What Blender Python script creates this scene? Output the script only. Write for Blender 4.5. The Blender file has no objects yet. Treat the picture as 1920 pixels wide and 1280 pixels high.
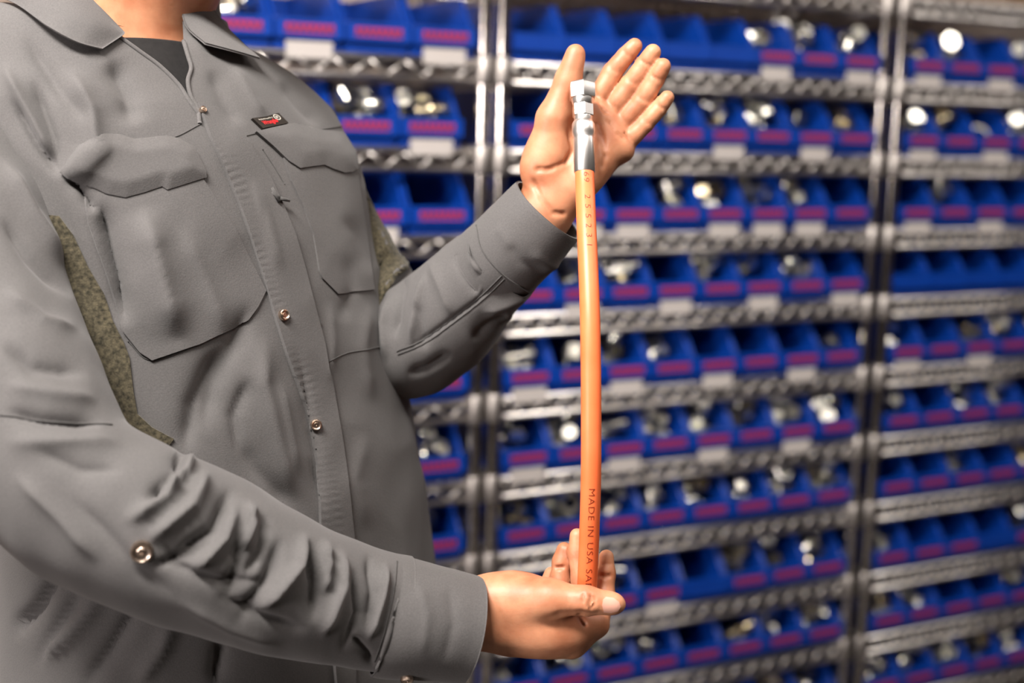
import bpy, bmesh, math, random
import numpy as np
from mathutils import Vector, Matrix
from mathutils.bvhtree import BVHTree

random.seed(7)
rng = np.random.default_rng(7)
SC = bpy.context.scene
COL = SC.collection

# ------------------------------------------------------------------ camera
F = 2601.1                                   # focal length in pixels of the 1920 px frame
CAM = np.array([-1.14134, -2.19850, 1.41367])
YAW, PITCH, ROLL = math.radians(28.131), math.radians(8.884), math.radians(1.609)


def cam_axes():
    cy, sy, cp, sp = math.cos(YAW), math.sin(YAW), math.cos(PITCH), math.sin(PITCH)
    cr, sr = math.cos(ROLL), math.sin(ROLL)
    f = np.array([sy * cp, cy * cp, -sp])
    r0 = np.array([cy, -sy, 0.0])
    u0 = np.cross(r0, f)
    return cr * r0 + sr * u0, -sr * r0 + cr * u0, f


RX, UP, FW = cam_axes()
AX = np.stack([RX, UP, FW])                  # rows: right, up, forward

cd = bpy.data.cameras.new('camera')
cam = bpy.data.objects.new('camera', cd)
COL.objects.link(cam)
cam.matrix_world = Matrix(((RX[0], UP[0], -FW[0], CAM[0]), (RX[1], UP[1], -FW[1], CAM[1]),
                           (RX[2], UP[2], -FW[2], CAM[2]), (0, 0, 0, 1)))
cd.sensor_width = 36.0
cd.lens = F / 1920 * 36
cd.clip_start = 0.05
cd.dof.use_dof = True
cd.dof.focus_distance = 1.20
cd.dof.aperture_fstop = 2.8
SC.camera = cam

# ------------------------------------------------------------------ light and exposure
SC.view_settings.view_transform = 'Standard'
SC.view_settings.look = 'None'
SC.view_settings.gamma = 1.0
SC.view_settings.use_curve_mapping = False
SC.view_settings.exposure = 0.33
w = bpy.data.worlds.new('world')
SC.world = w
w.use_nodes = True
w.node_tree.nodes['Background'].inputs[0].default_value = (0.92, 1.0, 0.94, 1)
w.node_tree.nodes['Background'].inputs[1].default_value = 0.05


def area(name, loc, target, sx, sy, power, color):
    d = bpy.data.lights.new(name, 'AREA')
    d.shape = 'RECTANGLE'
    d.size, d.size_y, d.energy, d.color = sx, sy, power, color
    o = bpy.data.objects.new(name, d)
    COL.objects.link(o)
    o.location = loc
    v = Vector(target) - Vector(loc)
    o.rotation_euler = v.to_track_quat('-Z', 'Y').to_euler()
    return o


area('window_daylight', (-3.93, -1.95, 1.53), (-0.5, -1.2, 1.35), 1.5, 0.55, 80, (1.0, 0.90, 0.87))
area('ceiling_panel_light', (-1.62, -1.62, 2.70), (-0.9, -0.9, 1.1), 0.9, 0.40, 118, (1.0, 0.94, 0.88))
area('ceiling_panel_light', (-0.2, -2.0, 2.70), (-0.2, -0.6, 0.9), 1.2, 0.6, 18, (1.0, 0.90, 0.82))
area('ceiling_panel_light', (1.6, -1.6, 2.70), (1.6, -0.6, 0.9), 1.2, 0.6, 24, (1.0, 0.92, 0.86))


# ------------------------------------------------------------------ helpers
def at(px, py, d):
    """The world point at depth d (m along the view axis) behind pixel (px, py) of the photograph."""
    return CAM + d * (FW + (px - 960) / F * RX - (py - 640) / F * UP)


def cam_pt(X, Y, Z):
    return CAM + X * RX + Y * UP + Z * FW


def project(P):
    q = (np.asarray(P) - CAM) @ AX.T
    return 960 + F * q[..., 0] / q[..., 2], 640 - F * q[..., 1] / q[..., 2], q[..., 2]


def mesh_np(name, verts, faces, smooth=True):
    me = bpy.data.meshes.new(name)
    me.from_pydata([tuple(v) for v in np.asarray(verts).reshape(-1, 3)], [], [tuple(f) for f in faces])
    me.update()
    if smooth:
        me.polygons.foreach_set('use_smooth', [True] * len(me.polygons))
    return me


def link(name, me, mat=None, parent=None, **props):
    o = bpy.data.objects.new(name, me)
    COL.objects.link(o)
    if mat is not None and me is not None:
        me.materials.clear()
        me.materials.append(mat)
    if parent is not None:
        o.parent = parent
    for k, v in props.items():
        o[k] = v
    return o


class MB:
    """Collects simple shapes into one mesh."""

    def __init__(self):
        self.v, self.f = [], []

    def add(self, verts, faces):
        n = len(self.v)
        self.v += [tuple(x) for x in verts]
        self.f += [tuple(i + n for i in fc) for fc in faces]
        return self

    def box(self, x0, x1, y0, y1, z0, z1):
        v = [(x, y, z) for z in (z0, z1) for y in (y0, y1) for x in (x0, x1)]
        return self.add(v, [(0, 2, 3, 1), (4, 5, 7, 6), (0, 1, 5, 4), (2, 6, 7, 3), (0, 4, 6, 2), (1, 3, 7, 5)])

    def prism_x(self, poly, x0, x1):
        """poly: (y, z) points, extruded along x."""
        n = len(poly)
        v = [(x0, y, z) for y, z in poly] + [(x1, y, z) for y, z in poly]
        fs = [tuple(range(n)), tuple(range(2 * n - 1, n - 1, -1))]
        fs += [(i, i + n, (i + 1) % n + n, (i + 1) % n) for i in range(n)]
        return self.add(v, fs)

    def rod(self, a, b, r, n=8, r1=None):
        a, b = Vector(a), Vector(b)
        d = (b - a).normalized()
        s = d.orthogonal().normalized()
        t = d.cross(s)
        r1 = r if r1 is None else r1
        v = []
        for p, rr in ((a, r), (b, r1)):
            v += [p + (s * math.cos(2 * math.pi * k / n) + t * math.sin(2 * math.pi * k / n)) * rr for k in range(n)]
        fs = [(k, (k + 1) % n, (k + 1) % n + n, k + n) for k in range(n)]
        fs += [tuple(range(n - 1, -1, -1)), tuple(range(n, 2 * n))]
        return self.add(v, fs)

    def lathe(self, prof, n=16, hexa=False, axis='z', off=(0, 0, 0), cap=True):
        """prof: (r, h) pairs around an axis."""
        v, fs = [], []
        for r, h in prof:
            for k in range(n):
                a = 2 * math.pi * k / n
                p = (r * math.cos(a), r * math.sin(a), h)
                if axis == 'x':
                    p = (p[2], p[0], p[1])
                elif axis == 'y':
                    p = (p[1], p[2], p[0])
                v.append((p[0] + off[0], p[1] + off[1], p[2] + off[2]))
        m = len(prof)
        for i in range(m - 1):
            fs += [(i * n + k, i * n + (k + 1) % n, (i + 1) * n + (k + 1) % n, (i + 1) * n + k) for k in range(n)]
        if cap:
            fs += [tuple(range(n - 1, -1, -1)), tuple(range((m - 1) * n, m * n))]
        return self.add(v, fs)

    def mesh(self, name, smooth=False, angle=None):
        me = mesh_np(name, self.v, self.f, smooth)
        if angle is not None:
            me.polygons.foreach_set('use_smooth', [True] * len(me.polygons))
            me.set_sharp_from_angle(angle=math.radians(angle))
        return me


# ------------------------------------------------------------------ materials
def new_mat(name, color, rough=0.5, metal=0.0, **kw):
    m = bpy.data.materials.new(name)
    m.use_nodes = True
    b = m.node_tree.nodes['Principled BSDF']
    b.inputs['Base Color'].default_value = (*color, 1)
    b.inputs['Roughness'].default_value = rough
    b.inputs['Metallic'].default_value = metal
    for k, v in kw.items():
        b.inputs[k].default_value = v
    return m


def noise_color(m, c1, c2, scale, detail=4, coord='Object', lo=0.35, hi=0.65, stretch=None, bump=0.0, bscale=None, bdist=0.001):
    nt = m.node_tree
    b = nt.nodes['Principled BSDF']
    tc = nt.nodes.new('ShaderNodeTexCoord')
    src = tc.outputs[coord]
    if stretch:
        mp = nt.nodes.new('ShaderNodeMapping')
        mp.inputs['Scale'].default_value = stretch
        nt.links.new(src, mp.inputs[0])
        src = mp.outputs[0]
    n = nt.nodes.new('ShaderNodeTexNoise')
    n.inputs['Scale'].default_value = scale
    n.inputs['Detail'].default_value = detail
    nt.links.new(src, n.inputs['Vector'])
    r = nt.nodes.new('ShaderNodeValToRGB')
    r.color_ramp.elements[0].position, r.color_ramp.elements[0].color = lo, (*c1, 1)
    r.color_ramp.elements[1].position, r.color_ramp.elements[1].color = hi, (*c2, 1)
    nt.links.new(n.outputs[0], r.inputs[0])
    nt.links.new(r.outputs[0], b.inputs['Base Color'])
    if bump:
        n2 = nt.nodes.new('ShaderNodeTexNoise')
        n2.inputs['Scale'].default_value = bscale or scale
        n2.inputs['Detail'].default_value = 3
        nt.links.new(src, n2.inputs['Vector'])
        bp = nt.nodes.new('ShaderNodeBump')
        bp.inputs['Strength'].default_value = bump
        bp.inputs['Distance'].default_value = bdist
        nt.links.new(n2.outputs[0], bp.inputs['Height'])
        nt.links.new(bp.outputs[0], b.inputs['Normal'])
    return m


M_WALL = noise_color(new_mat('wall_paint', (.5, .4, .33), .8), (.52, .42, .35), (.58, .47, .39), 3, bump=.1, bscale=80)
M_FLOOR = noise_color(new_mat('concrete', (.3, .3, .3), .6), (.045, .038, .032), (.075, .065, .056), 4, bump=.1, bscale=30)
M_CEIL = new_mat('ceiling_tile', (.34, .32, .30), .9)
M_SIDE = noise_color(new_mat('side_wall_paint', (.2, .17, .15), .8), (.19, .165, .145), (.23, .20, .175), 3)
M_CHROME = noise_color(new_mat('chrome_wire', (.6, .57, .54), .36, 1.0), (.60, .57, .54), (.70, .67, .64), 9)
M_POST = noise_color(new_mat('post_chrome', (.6, .57, .54), .14, 1.0), (.50, .47, .44), (.64, .61, .58), 9)
M_CAST = new_mat('collar_metal', (.40, .37, .35), .45, 1.0)
M_BLUE = noise_color(new_mat('blue_plastic', (.003, .03, .33), .38), (.0010, .036, .28), (.0015, .050, .36), 12)
M_ZINC = noise_color(new_mat('zinc_plate', (.7, .68, .6),   .25, 1.0), (.66, .66, .60), (.94, .92, .84), 60)
M_BRASS = noise_color(new_mat('yellow_zinc', (.7, .6, .4), .25, 1.0), (.74, .62, .40), (.90, .80, .56), 60)
M_PAPER = new_mat('label_paper', (.52, .48, .46), .7)
M_STEEL = noise_color(new_mat('crimped_steel', (.72, .70, .67), .22, 1.0), (.62, .60, .57), (.80, .78, .75), 120, stretch=(1, 1, .15), bump=.15, bscale=160, bdist=.0004)


def red_label_mat():
    """A blurred strip of red print on a pale blue card: bars of red along x."""
    m = new_mat('red_label', (.3, .06, .12), .5)
    nt = m.node_tree
    b = nt.nodes['Principled BSDF']
    tc = nt.nodes.new('ShaderNodeTexCoord')
    br = nt.nodes.new('ShaderNodeTexBrick')
    br.inputs['Scale'].default_value = 1.0
    br.inputs['Brick Width'].default_value = .011
    br.inputs['Row Height'].default_value = .030
    br.inputs['Mortar Size'].default_value = .0026
    br.inputs['Color1'].default_value = (.50, .016, .04, 1)
    br.inputs['Color2'].default_value = (.42, .02, .05, 1)
    br.inputs['Mortar'].default_value = (.12, .025, .13, 1)
    mp = nt.nodes.new('ShaderNodeMapping')
    mp.inputs['Rotation'].default_value = (math.radians(-90), 0, 0)
    nt.links.new(tc.outputs['Object'], mp.inputs[0])
    nt.links.new(mp.outputs[0], br.inputs['Vector'])
    nt.links.new(br.outputs[0], b.inputs['Base Color'])
    return m


M_RED = red_label_mat()

# ------------------------------------------------------------------ the room
def plane_box(name, x0, x1, y0, y1, z0, z1, mat):
    o = link(name, MB().box(x0, x1, y0, y1, z0, z1).mesh(name), mat)
    o['kind'] = 'structure'
    return o


plane_box('floor', -4, 4.5, -5, .62, -.1, 0, M_FLOOR)
plane_box('ceiling', -4, 4.5, -5, .62, 2.75, 2.85, M_CEIL)
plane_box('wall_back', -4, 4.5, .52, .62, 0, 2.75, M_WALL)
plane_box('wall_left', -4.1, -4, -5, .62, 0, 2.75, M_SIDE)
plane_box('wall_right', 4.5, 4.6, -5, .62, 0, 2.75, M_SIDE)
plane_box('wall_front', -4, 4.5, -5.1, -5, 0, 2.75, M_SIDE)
M_DARK = noise_color(new_mat('dark_board', (.05, .04, .035), .6), (.045, .035, .03), (.07, .055, .045), 5)
plane_box('trim_1', -4, 4.5, -5, -4.97, 0, 1.30, M_DARK)
plane_box('trim_2', -4, -3.97, -5, .4, 0, 1.20, M_DARK)
plane_box('trim_3', 4.47, 4.5, -5, .4, 0, 1.30, M_DARK)
for y0, y1, z0, z1 in ((-2.76, -2.70, 1.2, 1.86), (-1.20, -1.14, 1.2, 1.86), (-2.76, -1.14, 1.2, 1.25), (-2.76, -1.14, 1.81, 1.86)):
    plane_box('window_1', -3.97, -3.92, y0, y1, z0, z1, M_CEIL)

# ------------------------------------------------------------------ wire racks
BAY = .876
SHELF_Z = [1.695, 1.5233, 1.370, 1.2195, 1.0738, .9228, .7723, .6252, .4665, .3225, .172]
DEPTH = .355


def shelf_meshes(period):
    a = MB()
    for y in (0, DEPTH):
        a.rod((0, y, -.004), (BAY, y, -.0045), .0056, 10)
        a.rod((0, y, -.037), (BAY, y, -.036), .0056, 10)
    for x in (.012, BAY - .012):
        a.rod((x, 0, -.004), (x, DEPTH, -.004), .0036, 8)
        a.rod((x, 0, -.037), (x, DEPTH, -.037), .0036, 8)
    rails = a.mesh('shelf_rails', True)
    t = MB()
    n = int(round((BAY - .04) / (period / 2)))
    n += n % 2
    for y in (0,):
        for k in range(n):
            xa, xb = .02 + (BAY - .04) * k / n, .02 + (BAY - .04) * (k + 1) / n
            t.rod((xa, y, -.008 if k % 2 == 0 else -.033), (xb, y, -.033 if k % 2 == 0 else -.008), .0034, 6)
    truss = t.mesh('shelf_truss', True)
    d = MB()
    for k in range(35):
        x = .018 + k * (BAY - .036) / 34
        d.rod((x, 0, .0005), (x, DEPTH, .0005), .0017, 5)
    for y in (.12, .24):
        d.rod((0, y, -.004), (BAY, y, -.004), .0028, 6)
    return rails, truss, d.mesh('shelf_deck', True)


prof = []
z = 0.0
while z < 1.86:
    prof += [(.0127, z), (.0127, z + .0216), (.0108, z + .0226), (.0108, z + .0244)]
    z += .0254
POST_ME = MB().lathe(prof, 16).mesh('post', True, 50)
FOOT_ME = MB().lathe([(.010, 0), (.017, .002), (.017, .012), (.011, .02)], 14).mesh('foot', True, 40)
COLLAR_ME = MB().lathe([(.0165, -.043), (.0175, -.04), (.0160, .004), (.0140, .007)], 16).mesh('collar', True, 40)
for me in (POST_ME, FOOT_ME, COLLAR_ME):
    me.materials.append(M_POST if me is not COLLAR_ME else M_CAST)
SHELVES = {p: shelf_meshes(p) for p in (.066, .044)}
for trio in SHELVES.values():
    for me in trio:
        me.materials.append(M_CHROME)


def make_rack(x0, label, period):
    root = link('wire_rack', None)
    root.location = (x0, 0, 0)
    root['label'], root['category'], root['group'] = label, 'rack', 'chrome wire racks along the wall'
    for x in (0, BAY):
        for y in (0, DEPTH):
            p = link('post', POST_ME, parent=root)
            p.location = (x, y, .012)
            link('foot', FOOT_ME, parent=p).location = (0, 0, -.012)
    rails, truss, deck = SHELVES[period]
    for z in SHELF_Z:
        s = link('shelf', rails, parent=root)
        s.location = (0, 0, z)
        for y in (0, DEPTH):
            link('truss', truss, parent=s).location = (0, y, 0)
        link('deck_wires', deck, parent=s, kind='stuff')
        for x in (0, BAY):
            for y in (0, DEPTH):
                link('collar', COLLAR_ME, parent=s).location = (x, y, 0)
    return root


XL, XM, XR = -.037 - BAY, 0.0, BAY + .046
make_rack(XL, 'chrome wire rack behind the man, at the left edge of the photo', .066)
make_rack(XM, 'chrome wire rack in the middle, behind the raised hand and orange hose', .044)
make_rack(XR, 'chrome wire rack farthest from the man, at the right edge of the photo', .044)


# ------------------------------------------------------------------ hopper bins
def bin_mesh(W, L=.272, H=.1015):
    b = MB()
    t, hw = .0026, W / 2
    side = [(.004, 0), (L, 0), (L, H), (.052, H), (.006, .045), (.004, .03)]
    for s in (-1, 1):
        xa, xb = (s * hw, s * (hw - t)) if s > 0 else (s * hw, s * (hw - t))
        b.prism_x(side, min(xa, xb), max(xa, xb))
        # thick rolled rim down the sloped front edge and along the top
        x1, x2 = sorted((s * hw, s * (hw - .006)))
        b.prism_x([(.000, .041), (.047, H + .001), (.054, H + .001), (.008, .043)], x1, x2)
        b.prism_x([(.047, H - .004), (.047, H + .001), (L, H + .001), (L, H - .004)], *sorted((s * hw, s * (hw - .0045))))
    b.box(-hw, hw, L - t, L, 0, H)                       # back
    b.box(-hw, hw, L - .006, L + .001, H - .005, H + .001)
    b.box(-hw + t, hw - t, .004, L - t, 0, t)            # floor
    b.box(-hw + .004, hw - .004, .002, .006, 0, .019)    # foot of the front
    # overhanging front lip with a shallow recess for the card
    b.prism_x([(-.010, .0175), (-.006, .016), (.006, .016), (.006, .047), (-.004, .0485), (-.010, .0465)], -hw, hw)
    b.prism_x([(-.0112, .0445), (-.0112, .0475), (-.009, .0475), (-.009, .0445)], -hw + .006, hw - .006)
    b.prism_x([(-.0112, .0170), (-.0112, .0197), (-.009, .0197), (-.009, .0170)], -hw + .006, hw - .006)
    return b.mesh('bin', True, 25)


BIN = {}
for key, W in (('small', .1035), ('wide', .117)):
    me = bin_mesh(W)
    me.materials.append(M_BLUE)
    lab = MB().box(-W * .36, W * .36, -.0112, -.0098, .0245, .0398).mesh('label_strip')
    lab.materials.append(M_RED)
    tag_ = MB().box(-W * .34, W * .34, -.0086, -.0074, -.0150, .0120).mesh('paper_label')
    tag_.materials.append(M_PAPER)
    BIN[key] = (me, lab, tag_, W)

ORD = ['first', 'second', 'third', 'fourth', 'fifth', 'sixth', 'seventh', 'eighth', 'ninth', 'tenth', 'eleventh']
BINS = []


def make_bin(kind, x, z, red, white, label, group, rz=0.0, dy=0.0):
    me, lab, tg, W = BIN[kind]
    o = link('hopper_bin', me)
    o.location = (x, dy, z + .0025)
    o.rotation_euler.z = rz
    o['label'], o['category'], o['group'] = label, 'bin', group
    if red:
        link('label_strip', lab, parent=o)
    if white:
        link('paper_label', tg, parent=o)
    return o


# --- fittings: templates, each about 30 mm, lying with its axis along local x
def hexr(r):
    return r


def tmpl_adapter():
    b = MB()
    b.lathe([(.0075, -.021), (.0085, -.020), (.0085, -.008), (.0078, -.007)], 14, axis='x')
    b.lathe([(.0118, -.007), (.0128, -.0055), (.0128, .0055), (.0118, .007)], 6, axis='x')
    b.lathe([(.0068, .006), (.0075, .008), (.0075, .019), (.0065, .021)], 14, axis='x')
    for k in range(5):
        b.lathe([(.0085, -.0192 + k * .0024), (.0091, -.0182 + k * .0024), (.0085, -.0172 + k * .0024)], 14, axis='x', cap=False)
    return b.mesh('adapter_fitting', True, 35)


def tmpl_nut():
    b = MB()
    n = 6
    b.lathe([(.0075, -.008), (.0140, -.008), (.0152, -.0065), (.0152, .0065), (.0140, .008), (.0075, .008), (.0075, -.008)], 24, axis='x', cap=False)
    v = []
    for x, y, z in b.v:                                   # 24-gon squeezed to a hexagon
        r, a = math.hypot(y, z), math.atan2(z, y)
        if r > .01:
            s = (a + math.pi / 6) % (math.pi / 3) - math.pi / 6
            r = r * .88 / math.cos(s)
        v.append((x, r * math.cos(a), r * math.sin(a)))
    b.v = v
    return b.mesh('hex_nut', True, 30)


def tmpl_elbow():
    b = MB()
    pts = [Vector((-.022, 0, 0))] + [Vector((-.008 + .012 * math.sin(a), 0, .012 - .012 * math.cos(a))) for a in [i * math.pi / 12 for i in range(7)]] + [Vector((.004, 0, .026))]
    for p, q in zip(pts[:-1], pts[1:]):
        b.rod(p, q + (q - p).normalized() * .001, .0088, 12)
    b.lathe([(.0118, -.024), (.0132, -.023), (.0132, -.013), (.0118, -.012)], 6, axis='x')
    b.lathe([(.0108, .017), (.0122, .018), (.0122, .027), (.0108, .028)], 6, off=(.004, 0, 0))
    return b.mesh('elbow_fitting', True, 35)


def tmpl_coupling():
    b = MB()
    b.lathe([(.0090, -.026), (.0102, -.025), (.0102, -.006), (.0112, -.005), (.0112, .004), (.0098, .005), (.0098, .024), (.0088, .026)], 16, axis='x')
    b.lathe([(.0112, -.003), (.0125, -.002), (.0125, .002), (.0112, .003)], 6, axis='x')
    return b.mesh('pipe_coupling', True, 35)


def tmpl_tee():
    b = MB()
    b.lathe([(.0085, -.024), (.0095, -.023), (.0095, .023), (.0085, .024)], 14, axis='x')
    b.lathe([(.0090, .006), (.0092, .022), (.0080, .024)], 14)
    for s in (-1, 1):
        b.lathe([(.0108, s * .014), (.0120, s * .016), (.0120, s * .022), (.0108, s * .024)][::s], 6, axis='x')
    return b.mesh('tee_fitting', True, 35)


def tmpl_ring():
    b = MB()
    b.lathe([(.020, -.006), (.027, -.006), (.0285, -.004), (.0285, .004), (.027, .006), (.020, .006), (.020, -.006)], 24, axis='x', cap=False)
    return b.mesh('flange_ring', True, 35)


FIT = {'adapter_fitting': (tmpl_adapter(), 'threaded adapter', 'fitting'),
       'hex_nut': (tmpl_nut(), 'hex nut', 'nut'),
       'elbow_fitting': (tmpl_elbow(), 'elbow fitting', 'fitting'),
       'pipe_coupling': (tmpl_coupling(), 'ribbed pipe coupling', 'coupling'),
       'tee_fitting': (tmpl_tee(), 'tee fitting', 'fitting'),
       'flange_ring': (tmpl_ring(), 'broad flange ring', 'ring')}
ZINC = {}
for k, (me, a_, b_) in FIT.items():
    me.materials.append(M_ZINC)
    br = me.copy()
    br.materials.clear()
    br.materials.append(M_BRASS)
    ZINC[k] = (me, br)


FIT_ARR = {k: (np.array([v.co[:] for v in t[0].vertices]), [tuple(p.vertices) for p in t[0].polygons]) for k, t in FIT.items()}
BIN_ARR = {k: (np.array([v.co[:] for v in t[0].vertices]), [tuple(p.vertices) for p in t[0].polygons]) for k, t in BIN.items()}
HEAPS = {}


def bvh_of(arr, M):
    v = arr[0] @ np.array(M.to_3x3()).T + np.array(M.translation)
    return BVHTree.FromPolygons([tuple(p) for p in v], arr[1]), v


def place_fit(kind, bin_o, lx, ly, rot, scale, where, brass=False, z0=None, ceil_=.113):
    """Rest a fitting in a bin: lift it until it clears the bin and everything already lying there."""
    from mathutils import Euler
    key = bin_o.name
    if key not in HEAPS:
        arr = BIN_ARR['wide' if bin_o.data == BIN['wide'][0] else 'small']
        HEAPS[key] = {'trees': [bvh_of(arr, Matrix.Translation(bin_o.location) @ bin_o.rotation_euler.to_matrix().to_4x4())[0]], 'items': []}
    h = HEAPS[key]
    bx, by, bz = bin_o.location
    R = Euler(rot).to_matrix().to_4x4() @ Matrix.Scale(scale, 4)
    low = (FIT_ARR[kind][0] @ np.array(R.to_3x3()).T)[:, 2].min()
    z = .0035 - low if z0 is None else z0
    ext = FIT_ARR[kind][0] @ np.array(R.to_3x3()).T
    top_, half = ext[:, 2].max(), .047 if bin_o.data == BIN['small'][0] else .054
    lx = min(max(lx, -half - ext[:, 0].min()), half - ext[:, 0].max())
    ly = max(ly, .0095 - ext[:, 1].min())
    for _ in range(40):
        M = Matrix.Translation((bx + lx, by + ly, bz + z)) @ R
        t, v = bvh_of(FIT_ARR[kind], M)
        if not any(t.overlap(o) for o in h['trees']):
            break
        z += .003
        if z + top_ > ceil_:
            return None
    else:
        return None
    o = link(kind, ZINC[kind][1 if brass else 0])
    o.matrix_world = M
    h['trees'].append(t)
    px, py, _ = project(v)
    h['items'].append((o, kind, brass, float(px.mean()), float(py.mean())))
    h['where'] = where
    return o


def label_heaps():
    """Each fitting is told apart by kind, tint and its place in its own heap."""
    for h in HEAPS.values():
        by_kind = {}
        for it in h['items']:
            by_kind.setdefault((it[1], it[2]), []).append(it)
        for (kind, brass), its in by_kind.items():
            left = sorted(its, key=lambda t: t[3])
            names = {}
            if len(its) > 1:
                names = {t[0].name: 'leftmost ' if i == 0 else 'rightmost ' if i == len(its) - 1 else ORD[i] + '-from-left ' for i, t in enumerate(left)}
            for t in its:
                o = t[0]
                o['label'] = '%s%s %s in %s' % (names.get(o.name, ''), 'yellowish' if brass else 'silvery', FIT[kind][1], h['where'])
                o['category'] = FIT[kind][2]
                o['group'] = '%ss in %s' % (kind.replace('_', ' '), h['where'])


KINDS = ['adapter_fitting', 'hex_nut', 'elbow_fitting', 'pipe_coupling', 'tee_fitting']


def fill(bin_o, n, where, seed):
    """Heap n fittings in the front of a bin."""
    r = random.Random(seed)
    kinds = [KINDS[seed % 5], KINDS[(seed * 3 + 1) % 5]]
    for i in range(n + (3 if n > 2 else 1)):
        kind = kinds[0] if r.random() < .6 else kinds[1]
        sc = r.uniform(1.35, 1.7)
        reach = .012 if n > 3 else .018
        lx = r.uniform(-.026, .026) if n > 1 else r.uniform(-.01, .01)
        ly = r.uniform(.030, .045 + .006 * n)
        brass = r.random() < .12
        for tries in range(12):
            rot = (r.uniform(0, 6.28), r.uniform(-.7, .7), r.uniform(-.5, .5) + (math.pi / 2 if r.random() < .6 else 0))
            if place_fit(kind, bin_o, lx, ly, rot, sc, where, brass):
                break
            lx, ly = r.uniform(-.03, .03), r.uniform(.03, .09 if tries < 4 else .15)


# rows: number of fittings per bin, from the left
MID = [[0, 0, 0, 0, 0, 4, 4, 6], [0, 0, 2, 1, 9, 4, 5, 4], [0, 0, 0, 2, 12, 12, 10, 0], [0, 3, 4, 0, 4, 10, 6, 0],
       [1, 1, 8, 4, 0, 0, 0, 1], [3, 5, 3, 4, 6, 8, 6, 3], [5, 3, 7, 2, 4, 1, 4, 5], [0, 2, 2, 0, 0, 6, 6, 3],
       [3, 3, 4, 4, 0, 2, 2, 4], [0, 0, 3, 3, 4, 4, 3, 3]]
MID_PLAIN = {(0, 0), (0, 1), (0, 2), (0, 3), (0, 4), (7, 4)}
MID_WHITE = {(0, 5), (0, 7), (1, 1), (1, 4), (1, 6), (2, 1), (2, 2), (2, 4), (2, 5), (2, 6), (3, 1), (3, 3), (3, 5), (3, 7),
             (4, 0), (4, 2), (4, 4), (4, 6), (5, 0), (5, 2), (5, 4), (5, 6), (7, 3)}
RIGHT = [[4, 3, 0, 2, 0], [1, 2, 1, 2, 0], [0, 2, 0, 0, 1], [0, 0, 0, 0, 0], [2, 0, 1, 3, 2], [2, 0, 6, 3, 0], [0, 0, 2, 0, 2],
         [0, 0, 0, 0, 1], [3, 3, 0, 0, 2], [3, 2, 4, 3, 3]]
RIGHT_PLAIN = {(3, 0), (3, 1), (3, 2), (3, 3), (3, 4), (7, 3)}
RIGHT_WHITE = {(0, 0), (0, 2), (1, 0), (1, 2), (2, 0), (2, 2), (4, 0), (4, 2)}
LEFT = {0: [0, 0, 0, 5, 6], 1: [9, 9, 0], 2: [0, 0, 0], 3: [0, 0], 4: [0, 0], 5: [4, 0], 6: [2, 0], 7: [0]}   # from the right post
LEFT_WHITE = {(0, 0), (0, 2), (1, 0), (2, 1)}


def amount(n):
    return 'empty blue hopper bin' if n == 0 else 'blue hopper bin with few fittings' if n < 5 else 'blue hopper bin heaped with fittings'


SHN = ['top', 'second', 'third', 'fourth', 'fifth', 'sixth', 'seventh', 'eighth', 'ninth', 'tenth']
seed = 1
for row in range(10):
    z = SHELF_Z[row + 1]
    for c in range(8):
        n = MID[row][c]
        pos = '%s from left on the middle rack\'s %s shelf' % (ORD[c], SHN[row])
        o = make_bin('small', .052 + c * .1055 + .0165 + random.uniform(-.0006, .0006), z, (row, c) not in MID_PLAIN, (row, c) in MID_WHITE,
                     '%s, %s' % (amount(n), pos), 'bins on the middle rack', random.uniform(-.006, .006), random.uniform(-.004, 0))
        seed += 1
        wh = 'bin ' + pos
        if (row, c) == (4, 7):
            place_fit('pipe_coupling', o, -.008, .052, (.2, .62, 1.9), 1.6, wh)
        elif n:
            fill(o, n, wh, seed)
        if (row, c) in ((6, 0), (6, 6)):
            place_fit('pipe_coupling', o, .008, .050, (.2, -.30, .2), 1.5, wh)
    for c in range(8):
        n = RIGHT[row][c] if c < 5 else 0
        pos = '%s from left on the right rack\'s %s shelf' % (ORD[c], SHN[row])
        o = make_bin('small', XR + .052 + c * .1055 + .0165, z, (row, c) not in RIGHT_PLAIN, (row, c) in RIGHT_WHITE,
                     '%s, %s' % (amount(n + (1 if (row, c) in ((7, 0),) else 0)), pos), 'bins on the right rack', random.uniform(-.006, .006), random.uniform(-.004, 0))
        seed += 1
        wh = 'bin ' + pos
        if (row, c) == (1, 0):
            fill(o, 4, wh, seed)
            place_fit('pipe_coupling', o, 0, .045, (.3, .1, .1), 1.6, wh)
        elif (row, c) == (1, 2):
            place_fit('flange_ring', o, 0, .05, (0, .2, 1.2), 1.15, wh)
        elif n:
            fill(o, n, wh, seed)
        if (row, c) == (0, 1):
            place_fit('flange_ring', o, 0, .06, (0, .1, 1.3), 1.15, wh, ceil_=.148)
        if (row, c) == (7, 0):
            fill(o, 4, wh, seed)
            place_fit('pipe_coupling', o, 0, .042, (.3, .15, .1), 1.6, wh, True)
    for c, n in enumerate(LEFT.get(row, [])):
        pos = '%s from right on the left rack\'s %s shelf' % (ORD[c], SHN[row])
        shift = .020 if row in (1,) else 0
        o = make_bin('wide', XL + BAY - .022 - .0585 - c * .121 - shift, z, (row, c) != (1, 2), (row, c) in LEFT_WHITE,
                     '%s, %s' % (amount(n).replace('blue', 'wide blue'), pos), 'wide bins on the left rack', random.uniform(-.008, .008), random.uniform(-.004, 0))
        seed += 1
        if n:
            fill(o, n, 'bin ' + pos, seed)
label_heaps()

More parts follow.
